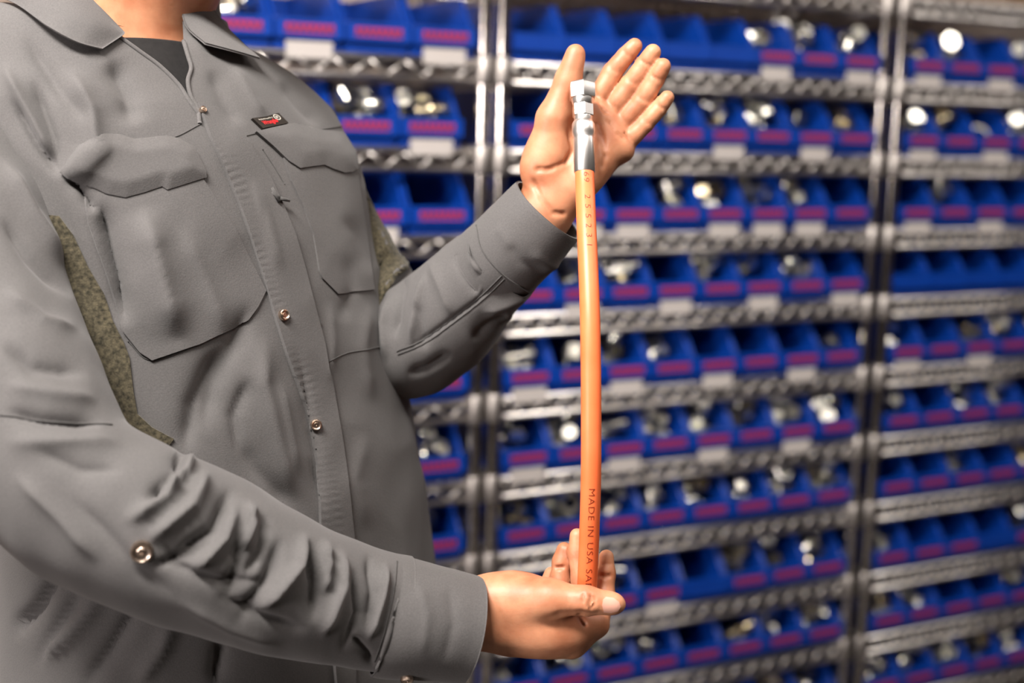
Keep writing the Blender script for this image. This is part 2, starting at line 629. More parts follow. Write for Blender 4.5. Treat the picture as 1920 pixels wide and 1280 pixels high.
# brown cartons stored on the highest shelf, their undersides just above the frame
M_CARD = noise_color(new_mat('cardboard', (.20, .13, .08), .85), (.17, .11, .065), (.23, .15, .09), 8)
M_TAPE = new_mat('packing_tape', (.30, .22, .13), .3)


def carton(x0, x1, h, label):
    o = link('cardboard_box', None)
    o.location = ((x0 + x1) / 2, .185, SHELF_Z[0] + .0025)
    o['label'], o['category'], o['group'] = label, 'box', 'cartons on the highest shelf'
    hw, d = (x1 - x0) / 2, .15
    b = MB().box(-hw, hw, -d, d, 0, h)
    b.box(-hw + .001, hw - .001, -d + .001, -.001, h, h + .004)
    b.box(-hw + .001, hw - .001, .001, d - .001, h, h + .004)
    link('carton', b.mesh('carton'), M_CARD, o)
    link('tape', MB().box(-hw - .0006, hw + .0006, -.025, .025, h + .004, h + .0046).box(-hw - .0008, -hw, -.025, .025, h - .06, h + .004).mesh('tape'), M_TAPE, o)


carton(.03, .30, .20, 'brown cardboard carton on the middle rack\'s highest shelf, nearest its left post')
carton(.31, .56, .17, 'low brown cardboard carton in the centre of the middle rack\'s highest shelf')
carton(.57, .85, .22, 'tall brown cardboard carton on the middle rack\'s highest shelf, nearest its right post')
carton(XR + .03, XR + .33, .20, 'brown cardboard carton on the right rack\'s highest shelf, nearest its left post')
carton(XR + .34, XR + .62, .18, 'brown cardboard carton in the centre of the right rack\'s highest shelf')


# ================================================================== the man
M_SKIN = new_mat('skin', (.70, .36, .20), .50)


def skin_nodes(m):
    nt = m.node_tree
    b = nt.nodes['Principled BSDF']
    tc = nt.nodes.new('ShaderNodeTexCoord')
    n = nt.nodes.new('ShaderNodeTexNoise')
    n.inputs['Scale'].default_value = 38
    n.inputs['Detail'].default_value = 5
    r = nt.nodes.new('ShaderNodeValToRGB')
    r.color_ramp.elements[0].position, r.color_ramp.elements[0].color = .30, (.38, .135, .065, 1)
    r.color_ramp.elements[1].position, r.color_ramp.elements[1].color = .66, (.58, .265, .145, 1)
    nt.links.new(tc.outputs['Object'], n.inputs['Vector'])
    nt.links.new(n.outputs[0], r.inputs[0])
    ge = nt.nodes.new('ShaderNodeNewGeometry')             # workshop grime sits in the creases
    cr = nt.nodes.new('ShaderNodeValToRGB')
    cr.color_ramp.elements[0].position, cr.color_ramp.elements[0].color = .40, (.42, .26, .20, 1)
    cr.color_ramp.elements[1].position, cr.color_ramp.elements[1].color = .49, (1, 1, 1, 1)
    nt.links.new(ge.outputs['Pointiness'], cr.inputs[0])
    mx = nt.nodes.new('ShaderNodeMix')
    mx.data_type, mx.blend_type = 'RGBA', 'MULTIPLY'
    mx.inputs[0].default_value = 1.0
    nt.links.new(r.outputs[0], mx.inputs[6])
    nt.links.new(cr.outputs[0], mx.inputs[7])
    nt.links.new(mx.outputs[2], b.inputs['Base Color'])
    v = nt.nodes.new('ShaderNodeTexNoise')
    v.inputs['Scale'].default_value = 420
    v.inputs['Detail'].default_value = 3
    nt.links.new(tc.outputs['Object'], v.inputs['Vector'])
    bp = nt.nodes.new('ShaderNodeBump')
    bp.inputs['Strength'].default_value = .22
    bp.inputs['Distance'].default_value = .0006
    nt.links.new(v.outputs[0], bp.inputs['Height'])
    nt.links.new(bp.outputs[0], b.inputs['Normal'])
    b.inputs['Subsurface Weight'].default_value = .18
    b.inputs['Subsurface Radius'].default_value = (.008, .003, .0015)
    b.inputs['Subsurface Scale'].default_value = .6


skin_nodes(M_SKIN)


def cloth_mat(name, c1, c2, rough=.85, scale=260, bump=.25):
    m = noise_color(new_mat(name, c1, rough), c1, c2, scale, 3, lo=.3, hi=.7, bump=bump, bscale=700, bdist=.0005)
    b = m.node_tree.nodes['Principled BSDF']
    b.inputs['Sheen Weight'].default_value = .12
    b.inputs['Sheen Roughness'].default_value = .5
    b.inputs['Specular IOR Level'].default_value = .25
    return m


M_SHIRT = cloth_mat('grey_ripstop', (.080, .0765, .0765), (.104, .099, .098), scale=900, bump=.45)
M_SEAM = cloth_mat('seam_thread', (.055, .053, .052), (.07, .067, .066))
M_KNIT = cloth_mat('olive_knit', (.020, .018, .011), (.095, .080, .050), .95, 300, .9)
M_BLACK = cloth_mat('black_tee', (.006, .0055, .0055), (.010, .009, .009))
M_TROUSER = cloth_mat('dark_trouser', (.03, .03, .035), (.045, .045, .05))
M_BUTTON = noise_color(new_mat('antique_snap', (.6, .48, .38), .28, 1.0), (.5, .40, .32), (.72, .58, .48), 300)
M_HAIR = new_mat('dark_hair', (.03, .02, .014), .6)
M_NAIL = new_mat('nail', (.62, .33, .25), .35)
M_PATCH = new_mat('patch_cloth', (.016, .011, .007), .8)
M_RED_INK = new_mat('red_thread', (.60, .015, .02), .6)
M_WHITE_INK = new_mat('white_thread', (.72, .68, .60), .6)
M_LEATHER = new_mat('boot_leather', (.08, .05, .03), .5)


# ------------------------------------------------------------------ signed-distance modelling for the body
class SDF:
    def __init__(self, lo, hi, h):
        self.lo, self.h = np.array(lo, float), h
        self.n = np.ceil((np.array(hi) - self.lo) / h).astype(int) + 1
        self.g = np.full(self.n, .05, np.float32)

    def _sub(self, lo, hi):
        a = np.maximum(np.floor((np.asarray(lo) - self.lo) / self.h).astype(int), 0)
        b = np.minimum(np.ceil((np.asarray(hi) - self.lo) / self.h).astype(int) + 1, self.n)
        if (b <= a).any():
            return None, None
        sl = tuple(slice(i, j) for i, j in zip(a, b))
        ax = [self.lo[i] + self.h * np.arange(a[i], b[i], dtype=np.float32) for i in range(3)]
        P = np.stack(np.meshgrid(*ax, indexing='ij'), -1).astype(np.float32)
        return sl, P

    def _blend(self, sl, d, k, mode):
        g = self.g[sl]
        if mode == 'add':
            if k <= 0:
                self.g[sl] = np.minimum(g, d)
            else:
                hh = np.clip(.5 + .5 * (g - d) / k, 0, 1)
                self.g[sl] = g * (1 - hh) + d * hh - k * hh * (1 - hh)
        else:
            hh = np.clip(.5 - .5 * (g + d) / k, 0, 1)
            self.g[sl] = g * (1 - hh) - d * hh + k * hh * (1 - hh)

    def cone(self, a, b, ra, rb, k=.004, mode='add'):
        a, b = np.asarray(a, np.float32), np.asarray(b, np.float32)
        m = max(ra, rb) + .012 + k
        sl, P = self._sub(np.minimum(a, b) - m, np.maximum(a, b) + m)
        if sl is None:
            return self
        ab = b - a
        t = np.clip(((P - a) @ ab) / max(float(ab @ ab), 1e-9), 0, 1)
        d = np.linalg.norm(P - a - t[..., None] * ab, axis=-1) - (ra + (rb - ra) * t)
        self._blend(sl, d, k, mode)
        return self

    def chain(self, pts, rs, k=.004, mode='add'):
        for i in range(len(pts) - 1):
            self.cone(pts[i], pts[i + 1], rs[i], rs[i + 1], k, mode)
        return self

    def ell(self, c, axes, rad, k=.006, mode='add'):
        c = np.asarray(c, np.float32)
        A = np.asarray(axes, np.float32)
        rad = np.asarray(rad, np.float32)
        ext = np.sqrt(((A.T * rad) ** 2).sum(1)) + .012 + k
        sl, P = self._sub(c - ext, c + ext)
        if sl is None:
            return self
        q = (P - c) @ A.T
        k0 = np.linalg.norm(q / rad, axis=-1)
        k1 = np.linalg.norm(q / rad ** 2, axis=-1) + 1e-6
        self._blend(sl, k0 * (k0 - 1) / k1, k, mode)
        return self

    def surface(self, smooth=1):
        """Surface nets."""
        g = self.g
        for ax in range(3):                                  # close the surface at the edge of the grid
            for e in (0, 1, -1, -2):
                sl = [slice(None)] * 3
                sl[ax] = e
                g[tuple(sl)] = np.maximum(g[tuple(sl)], self.h)
        nx, ny, nz = g.shape
        ins = g < 0
        c8 = [(i, j, k) for i in (0, 1) for j in (0, 1) for k in (0, 1)]
        sub = lambda a, o: a[o[0]:nx - 1 + o[0], o[1]:ny - 1 + o[1], o[2]:nz - 1 + o[2]]
        cnt = sum(sub(ins, o).astype(np.int8) for o in c8)
        act = (cnt > 0) & (cnt < 8)
        idx = -np.ones(act.shape, np.int64)
        cells = np.argwhere(act)
        idx[act] = np.arange(len(cells))
        acc = np.zeros((len(cells), 3))
        num = np.zeros(len(cells))
        val = {o: g[cells[:, 0] + o[0], cells[:, 1] + o[1], cells[:, 2] + o[2]].astype(float) for o in c8}
        for o in c8:
            for ax in range(3):
                if o[ax] == 0:
                    p = list(o)
                    p[ax] = 1
                    p = tuple(p)
                    va, vb = val[o], val[p]
                    cr = (va < 0) != (vb < 0)
                    t = np.where(cr, va / np.where(cr, va - vb, 1), 0)
                    pt = np.tile(np.array(o, float), (len(cells), 1))
                    pt[:, ax] += t
                    acc[cr] += pt[cr]
                    num[cr] += 1
        V = self.lo + self.h * (cells + acc / num[:, None])
        faces = []
        for ax in range(3):
            o = [0, 0, 0]
            o[ax] = 1
            A = ins[tuple(slice(0, s - (1 if i == ax else 0)) for i, s in enumerate(g.shape))]
            B = ins[tuple(slice(1 if i == ax else 0, s) for i, s in enumerate(g.shape))]
            e = np.argwhere(A != B)
            u, v = [i for i in range(3) if i != ax]
            e = e[(e[:, u] > 0) & (e[:, v] > 0) & (e[:, u] < g.shape[u] - 1) & (e[:, v] < g.shape[v] - 1)]
            du, dv = np.zeros(3, int), np.zeros(3, int)
            du[u], dv[v] = 1, 1
            q = np.stack([idx[tuple((e - du - dv).T)], idx[tuple((e - dv).T)], idx[tuple(e.T)], idx[tuple((e - du).T)]], 1)
            flip = A[tuple(e.T)]
            if ax == 1:
                flip = ~flip
            q[~flip] = q[~flip][:, ::-1]
            faces.append(q)
        Fc = np.concatenate(faces)
        Fc = Fc[(Fc >= 0).all(1)]
        for _ in range(smooth):                              # light Laplacian relaxation
            s = np.zeros_like(V)
            n = np.zeros(len(V))
            for a, b in ((0, 1), (1, 2), (2, 3), (3, 0)):
                np.add.at(s, Fc[:, a], V[Fc[:, b]])
                np.add.at(s, Fc[:, b], V[Fc[:, a]])
                np.add.at(n, Fc[:, a], 1)
                np.add.at(n, Fc[:, b], 1)
            V = V + .5 * (s / n[:, None] - V)
        return V, Fc


def J(*pts):
    return [at(*p) for p in pts]


def R_(px, d):
    return px * d / F


# --- raised left hand, palm to the camera
def left_hand(wr, fore):
    pts = np.array(J((960, 480, 1.30), (1290, 40, 1.22), (1290, 480, 1.22), (960, 40, 1.36)))
    s = SDF(pts.min(0) - .02, pts.max(0) + .02, .00135)
    dp = 1.281
    # palm: metacarpal pillars blended together
    heel_t, heel_u = at(1010, 372, dp), at(1062, 372, dp)
    mcp = J((1113, 208, dp + .004), (1139, 226, dp + .005), (1154, 249, dp + .005), (1161, 279, dp + .003))
    rm = [.0125, .0122, .0118, .0112]
    heels = [at(1028, 350, dp + .002), at(1045, 352, dp + .003), at(1060, 356, dp + .003), at(1076, 352, dp + .001)]
    for i in range(4):
        s.cone(heels[i], mcp[i], .0150, rm[i], .010)
    for i in range(3):
        s.cone(mcp[i], mcp[i + 1], .0115, .0115, .008)
    # thenar and hypothenar pads
    s.ell(at(1024, 292, dp - .008), AX_rot(62), (.033, .0205, .0165), .010)
    s.ell(at(1108, 318, dp - .006), AX_rot(58), (.034, .0165, .0155), .010)
    s.ell(at(1140, 245, dp - .003), AX_rot(-50), (.030, .010, .0115), .010)
    # wrist and forearm
    s.chain([at(1040, 352, dp + .002), at(1022, 386, dp + .003), at(1002, 420, dp + .006), fore], [.0215, .0220, .0245, .027], .012)
    s.cone(at(1060, 366, dp), at(1035, 402, dp + .002), .0170, .0190, .010)
    # thumb
    s.chain(J((1018, 318, dp - .004), (1036, 222, dp - .013), (1066, 148, dp - .016), (1079, 101, dp - .020)),
            [.0185, .0142, .0112, .0090], .007)
    s.ell(at(1075, 120, dp - .0215), AX_rot(72), (.0135, .0092, .0075), .004)
    s.cone(at(1052, 212, dp - .008), at(1108, 208, dp - .001), .0075, .010, .012)       # web
    # fingers
    fs = [((1113, 200), (1148, 135), (1173, 105), (1190, 86), 0),
          ((1137, 220), (1183, 158), (1208, 122), (1224, 98), .001),
          ((1156, 242), (1203, 190), (1228, 150), (1243, 124), .001),
          ((1168, 274), (1210, 232), (1236, 203), (1251, 183), -.001)]
    dd = [(.003, -.002, -.006, -.010), (.004, -.006, -.012, -.018), (.004, -.007, -.014, -.020), (.002, -.006, -.011, -.016)]
    rr = [(.0108, .0092, .0083, .0072), (.0108, .0094, .0086, .0076), (.0104, .0092, .0084, .0074), (.0092, .0080, .0074, .0066)]
    for q, dz, r in zip(fs, dd, rr):
        P = [at(x, y, dp + z) for (x, y), z in zip(q[:4], dz)]
        s.chain(P, r, .0018)
        for a, b, rad in ((P[0], P[1], r[1]), (P[1], P[2], r[2]), (P[2], P[3], r[3])):   # pads
            mid = .5 * (a + b) - FW * rad * .28
            ax = (b - a) / np.linalg.norm(b - a)
            y = np.cross(FW, ax)
            y /= np.linalg.norm(y)
            L = np.linalg.norm(b - a)
            s.ell(mid, (ax, y, np.cross(ax, y)), (L * .42, rad * .88, rad * .80), .003)
        for jn, rad, nxt in ((P[1], r[1], P[2]), (P[2], r[2], P[3])):                     # flexion creases
            ax = (nxt - jn) / np.linalg.norm(nxt - jn)
            y = np.cross(FW, ax)
            y /= np.linalg.norm(y)
            c = jn - FW * (rad * 1.02)
            s.cone(c - y * rad * .7, c + y * rad * .7, .0008, .0008, .0022, 'sub')
        b0 = P[0] + (P[1] - P[0]) * .26
        ax = (P[1] - P[0]) / np.linalg.norm(P[1] - P[0])
        y = np.cross(FW, ax)
        y /= np.linalg.norm(y)
        c = b0 - FW * (r[0] * 1.06)
        s.cone(c - y * r[0] * .75, c + y * r[0] * .75, .0008, .0008, .0022, 'sub')
    # creases of the palm
    g0 = s.g.copy()

    def crease(pl, r, kk):
        """Carve a crease along a px polyline where the palm's surface is."""
        for (a, b) in zip(pl[:-1], pl[1:]):
            for t in np.linspace(0, 1, 7)[:-1]:
                x, y = a[0] + (b[0] - a[0]) * t, a[1] + (b[1] - a[1]) * t
                p = surf_pt(s, g0, x, y, dp - .035, dp + .02)
                if p is not None:
                    s.ell(p, AX, (r * 1.6, r * 1.6, r), kk, 'sub')
    crease([(1066, 250), (1074, 282), (1060, 305), (1030, 318), (1002, 318)], .0011, .0028)
    crease([(1114, 170), (1128, 200), (1140, 214)], .0008, .0022)
    crease([(1118, 232), (1130, 262), (1136, 290), (1130, 318)], .0010, .0028)
    crease([(1140, 226), (1158, 250), (1174, 262)], .0008, .0022)
    crease([(1000, 340), (1015, 372), (1038, 400), (1062, 402)], .0010, .0028)
    return s.surface(2)


def AX_rot(deg):
    """Camera-aligned axes turned in the picture plane; first axis points deg above the right."""
    a = math.radians(deg)
    x = math.cos(a) * RX + math.sin(a) * UP
    y = -math.sin(a) * RX + math.cos(a) * UP
    return np.stack([x, y, FW])


def surf_pt(s, g, px, py, d0, d1):
    """First point along the view line through (px, py) where the grid g turns solid."""
    ds = np.linspace(d0, d1, 90)
    P = np.array([at(px, py, d) for d in ds])
    q = np.round((P - s.lo) / s.h).astype(int)
    ok = ((q >= 0) & (q < s.n)).all(1)
    for i in np.nonzero(ok)[0]:
        if g[tuple(q[i])] < 0:
            return P[i]
    return None


# --- lower right hand, thumb towards the camera, fingers curled up behind the hose
def right_hand(fore):
    pts = np.array(J((820, 1280, 1.30), (1200, 960, 1.08), (820, 960, 1.08), (1200, 1280, 1.30)))
    s = SDF(pts.min(0) - .01, pts.max(0) + .01, .00135)
    dp = 1.185
    # wrist and back of the hand
    s.chain([fore, at(862, 1152, dp + .006), at(905, 1146, dp + .004)], [.028, .0265, .0265], .01)
    s.cone(at(880, 1168, dp + .004), at(925, 1170, dp + .004), .0215, .022, .01)
    s.ell(at(968, 1146, dp + .002), AX_rot(-4), (.054, .0325, .026), .012)
    s.ell(at(950, 1120, dp - .004), AX_rot(2), (.036, .0200, .020), .010)
    s.ell(at(1000, 1180, dp + .004), AX_rot(-8), (.050, .0215, .024), .012)
    s.cone(at(960, 1192, dp + .008), at(1070, 1208, dp + .010), .0140, .0105, .012)
    s.ell(at(1040, 1180, dp), AX_rot(10), (.036, .018, .018), .010)
    # index: proximal segment from the low knuckle up to the right, then straight up behind the thumb
    s.chain([at(1076, 1206, dp + .008), at(1119, 1172, dp + .010), at(1134, 1120, dp + .016), at(1137, 1075, dp + .021), at(1137, 1044, dp + .024)],
            [.0115, .0098, .0086, .0074, .0066], .0045)
    s.cone(at(1040, 1195, dp + .002), at(1112, 1168, dp + .003), .0120, .0095, .008)
    # middle and ring, palm side forward
    s.chain([at(1062, 1196, dp + .026), at(1092, 1150, dp + .030), at(1090, 1085, dp + .034), at(1082, 1035, dp + .037), at(1082, 1004, dp + .037)],
            [.0105, .0100, .0090, .0080, .0066], .003)
    s.chain([at(1040, 1186, dp + .034), at(1052, 1140, dp + .040), at(1050, 1090, dp + .045), at(1054, 1052, dp + .047), at(1058, 1031, dp + .047)],
            [.0105, .0100, .0092, .0086, .0072], .003)
    s.chain([at(1010, 1190, dp + .040), at(1016, 1140, dp + .050), at(1026, 1100, dp + .056), at(1034, 1076, dp + .058)],
            [.0100, .0090, .0078, .0068], .003)
    # thumb across the front
    s.chain([at(965, 1128, dp - .006), at(1030, 1122, dp - .018), at(1100, 1126, dp - .027), at(1149, 1131, dp - .0275)],
            [.0225, .0158, .0112, .0080], .008)
    s.ell(at(1140, 1130, dp - .0270), AX_rot(-8), (.0150, .0098, .0086), .004)
    # the skin fold below the thumb, the knuckle wrinkles and the bed of the nail
    s.chain([at(1027, 1163, dp - .030), at(1050, 1157, dp - .033), at(1090, 1153, dp - .036), at(1118, 1153, dp - .034)], [.0012, .0022, .0022, .0015], .005, 'sub')
    g0 = s.g.copy()

    def crease(pl, r, kk):
        for (a, b) in zip(pl[:-1], pl[1:]):
            for t in np.linspace(0, 1, 7)[:-1]:
                p = surf_pt(s, g0, a[0] + (b[0] - a[0]) * t, a[1] + (b[1] - a[1]) * t, dp - .06, dp + .04)
                if p is not None:
                    s.ell(p, AX, (r * 1.5, r * 1.5, r), kk, 'sub')
    crease([(1095, 1112), (1092, 1124), (1097, 1140)], .0005, .0013)
    crease([(1104, 1112), (1110, 1122), (1104, 1134), (1108, 1144)], .0006, .0014)
    crease([(1114, 1118), (1116, 1128), (1112, 1138)], .0005, .0013)
    crease([(1086, 1152), (1092, 1164), (1098, 1172)], .0009, .0025)
    crease([(1034, 1062), (1048, 1064), (1060, 1062)], .0008, .002)
    crease([(1122, 1078), (1136, 1080), (1148, 1078)], .0008, .002)
    crease([(1122, 1058), (1148, 1058)], .0005, .0015)
    return s.surface(2)


# ------------------------------------------------------------------ cloth lofts
def catmull(P, n):
    """n samples along a Catmull-Rom curve through the rows of P."""
    P = np.asarray(P, float)
    m = len(P)
    E = np.vstack([2 * P[0] - P[1], P, 2 * P[-1] - P[-2]])
    u = np.linspace(0, m - 1, n)
    i = np.minimum(u.astype(int), m - 2)
    t = (u - i)[:, None]
    p0, p1, p2, p3 = E[i], E[i + 1], E[i + 2], E[i + 3]
    return .5 * (2 * p1 + (p2 - p0) * t + (2 * p0 - 5 * p1 + 4 * p2 - p3) * t ** 2 + (3 * p1 - p0 - 3 * p2 + p3) * t ** 3)


def grid_faces(n, m, closed=True):
    f = []
    for i in range(n - 1):
        for k in range(m if closed else m - 1):
            k2 = (k + 1) % m
            f.append((i * m + k, (i + 1) * m + k, (i + 1) * m + k2, i * m + k2))
    return f


def grid_normals(V, closed=True):
    du = np.gradient(V, axis=0)
    dv = (np.roll(V, -1, 1) - np.roll(V, 1, 1)) if closed else np.gradient(V, axis=1)
    n = np.cross(du, dv)
    return n / (np.linalg.norm(n, axis=-1, keepdims=True) + 1e-12)


def seg_dist(px, py, line):
    """Distance in px from each point to a polyline, and the position 0..1 along it."""
    L = np.asarray(line, float)
    best = np.full(px.shape, 1e9)
    pos = np.zeros(px.shape)
    lens = np.linalg.norm(np.diff(L, axis=0), axis=1)
    tot = lens.sum()
    run = 0
    for (a, b, l) in zip(L[:-1], L[1:], lens):
        d = b - a
        t = np.clip(((px - a[0]) * d[0] + (py - a[1]) * d[1]) / (l * l), 0, 1)
        q = np.hypot(px - a[0] - t * d[0], py - a[1] - t * d[1])
        m = q < best
        best = np.where(m, q, best)
        pos = np.where(m, (run + t * l) / tot, pos)
        run += l
    return best, pos


def smooth_noise(P, scale, seed, octaves=3):
    """Cheap sum-of-sines noise, about -1..1."""
    r = np.random.default_rng(seed)
    out = np.zeros(P.shape[:-1])
    amp = 1.0
    for o in range(octaves):
        for _ in range(5):
            k = r.normal(size=3)
            k = k / np.linalg.norm(k) * scale * 2 ** o * r.uniform(.6, 1.4)
            out += amp * np.sin(P @ k + r.uniform(0, 6.28)) / 5 * 1.6
        amp *= .5
    return out


def drape(V, folds, outward, seed, amp=.0012, scale=38, closed=True, gain=1.0):
    """Sculpt folds into a cloth grid: each fold is (polyline in px, half-width px, height mm), on the side that faces the camera."""
    N = grid_normals(V, closed)
    if outward < 0:
        N = -N
    px, py, _ = project(V)
    view = (CAM - V)
    view /= np.linalg.norm(view, axis=-1, keepdims=True)
    face = np.clip(((N * view).sum(-1) + .15) / .3, 0, 1)
    h = smooth_noise(V, scale, seed) * amp
    warp = V + .012 * np.stack([smooth_noise(V, 22, seed + 31 + c, 2) for c in range(3)], -1)
    h += (.5 - np.abs(smooth_noise(warp, 34, seed + 50, 2))) * amp * .9
    for line, wd, mm in folds:
        q, t = seg_dist(px, py, line)
        taper = np.clip(np.minimum(t, 1 - t) / .28, 0, 1)
        taper = taper * taper * (3 - 2 * taper)
        h += face * taper * mm * .001 * gain * np.exp(-1.7 * (np.sqrt((q / wd) ** 2 + .05) - .2236))
    return V + N * h[..., None]


# torso of the shirt: rings of (row px, right edge px, half width, half depth, turn, depth)
PHI = 47
TORSO = [(1620, 850, .238, .178, 48, 1.440), (1450, 838, .238, .180, 48, 1.425), (1280, 818, .234, .178, 48, 1.410), (1140, 806, .226, .172, 48, 1.392),
         (1000, 796, .222, .166, 47.5, 1.376), (900, 782, .211, .158, 47, 1.363), (800, 765, .206, .151, 47, 1.352), (720, 750, .205, .148, 47, 1.345),
         (650, 735, .204, .146, 47, 1.338), (570, 716, .204, .144, 47, 1.332), (500, 700, .204, .141, 47, 1.326), (430, 688, .205, .138, 47, 1.320),
         (360, 676, .206, .133, 47, 1.316), (300, 664, .206, .127, 47, 1.314), (240, 640, .203, .119, 47, 1.312), (200, 620, .196, .112, 47, 1.312),
         (170, 598, .186, .106, 47, 1.312), (148, 575, .170, .100, 47, 1.313), (128, 545, .146, .093, 47, 1.315), (112, 508, .120, .086, 46, 1.316),
         (98, 470, .097, .080, 45, 1.318), (84, 440, .084, .076, 44, 1.318), (66, 425, .079, .074, 44, 1.318), (40, 416, .077, .073, 44, 1.318)]


def torso_grid(rows, n, m, shrink=0.0):
    T = catmull(rows, n)
    V = np.zeros((n, m, 3))
    th = np.linspace(0, 2 * math.pi, m, endpoint=False)
    for i, (py, xr, a, b, ph, dc) in enumerate(T):
        c, s_ = math.cos(math.radians(ph)), math.sin(math.radians(ph))
        E = math.hypot(a * c, b * s_)
        dsil = dc + (a * s_ * (a * c) - b * c * (b * s_)) / E
        X = (xr - 960) / F * dsil - E
        Y = (640 - py) / F * dc
        a, b = a - shrink, b - shrink
        ct, st = np.cos(th), np.sin(th)
        e = .88
        ct, st = np.sign(ct) * np.abs(ct) ** e, np.sign(st) * np.abs(st) ** e
        x = X + a * c * ct + b * s_ * st
        z = dc + a * s_ * ct - b * c * st
        # his right shoulder carries the nearer, higher end of the yoke
        up = .040 * math.exp(-((py - 150) / 45) ** 2) * np.clip(-np.cos(th), 0, 1) ** 1.5
        V[i] = CAM + x[:, None] * RX + (Y + up)[:, None] * UP + z[:, None] * FW
    return V


def tube_grid(ctrl, n, m, flat=None):
    """A tube through (px, py, depth, radius px) points."""
    C = np.array([list(at(x, y, d)) + [r * d / F] for x, y, d, r in ctrl])
    S = catmull(C, n)
    P, rad = S[:, :3], S[:, 3]
    T = np.gradient(P, axis=0)
    T /= np.linalg.norm(T, axis=1, keepdims=True)
    V = np.zeros((n, m, 3))
    u = np.cross(T[0], FW)
    u /= np.linalg.norm(u)
    th = np.linspace(0, 2 * math.pi, m, endpoint=False)
    for i in range(n):
        u = u - T[i] * (u @ T[i])
        u /= np.linalg.norm(u)
        v = np.cross(T[i], u)
        V[i] = P[i] + rad[i] * (np.cos(th)[:, None] * u + np.sin(th)[:, None] * v)
    return V


# folds: (polyline px, half-width px, height mm)
TORSO_FOLDS = [
    ([(265, 385), (285, 470), (310, 560), (335, 640)], 36, 10),
    ([(185, 370), (200, 430), (222, 520), (238, 620)], 20, -11),
    ([(330, 420), (380, 520), (430, 640)], 26, 3),
    ([(470, 560), (440, 640), (400, 720), (380, 820)], 30, -7),
    ([(500, 620), (490, 720), (520, 840), (560, 960)], 24, 6),
    ([(420, 640), (360, 760), (345, 860)], 20, -6),
    ([(560, 960), (480, 880), (440, 820)], 22, -4),
    ([(545, 640), (572, 740), (592, 850), (598, 980)], 9, -3.5),
    ([(205, 110), (240, 180), (250, 240)], 26, -6),
    ([(120, 120), (170, 210), (180, 280), (120, 350)], 22, 7),
    ([(60, 140), (100, 260), (110, 340)], 18, -6),
    ([(390, 130), (430, 210), (450, 240)], 15, -4),
    ([(430, 120), (470, 190), (500, 230)], 14, 3),
    ([(520, 150), (560, 200), (600, 240)], 16, -2.5),
    ([(650, 470), (660, 540), (640, 610)], 16, -2.5),
    ([(620, 560), (625, 640), (615, 720)], 10, 2),
    ([(690, 560), (680, 650), (700, 760)], 20, 3),
    ([(640, 400), (670, 440), (690, 520)], 16, -2.5),
    ([(690, 800), (660, 900), (690, 1000)], 26, 2.5),
    ([(110, 1075), (70, 1140), (20, 1190)], 12, -11),
    ([(200, 1110), (130, 1190), (60, 1240)], 18, 7),
    ([(160, 1100), (60, 1250)], 10, -6),
    ([(330, 1150), (300, 1220), (250, 1290)], 20, 6),
    ([(270, 1120), (200, 1230), (150, 1290)], 14, -6),
    ([(420, 1190), (400, 1290)], 18, -6),
    ([(470, 330), (500, 420), (520, 520)], 10, 2),
    ([(40, 60), (120, 180), (175, 240)], 20, -4),
    ([(0, 110), (60, 220), (112, 320)], 14, 6), ([(20, 180), (70, 270), (112, 330)], 9, -6), ([(118, 330), (150, 350), (180, 400)], 9, -8),
    ([(520, 700), (540, 800), (560, 900)], 10, 3), ([(470, 700), (440, 780), (450, 860)], 14, -4),
]
R_SLEEVE = [(-140, 190, 1.18, 146), (-98, 290, 1.17, 150), (-63, 385, 1.157, 153), (-40, 480, 1.145, 155), (-20, 570, 1.13, 157), (6, 670, 1.115, 160), (36, 750, 1.10, 163), (115, 895, 1.085, 160),
            (250, 980, 1.085, 160), (400, 1037, 1.10, 150), (520, 1086, 1.12, 134), (620, 1122, 1.14, 120), (700, 1145, 1.155, 113), (742, 1155, 1.16, 112)]
R_CUFF = [(722, 1152, 1.158, 113), (745, 1157, 1.16, 112), (800, 1166, 1.168, 106), (850, 1174, 1.176, 102), (880, 1179, 1.18, 100)]
L_SLEEVE = [(490, 190, 1.41, 80), (525, 270, 1.435, 112), (570, 370, 1.44, 112), (622, 470, 1.435, 108), (690, 570, 1.415, 100), (755, 645, 1.385, 102),
            (825, 603, 1.36, 105), (893, 532, 1.325, 94), (945, 482, 1.30, 85)]
L_CUFF = [(925, 500, 1.312, 86), (950, 476, 1.298, 85), (985, 440, 1.285, 84), (1018, 404, 1.278, 82), (1028, 393, 1.276, 80)]
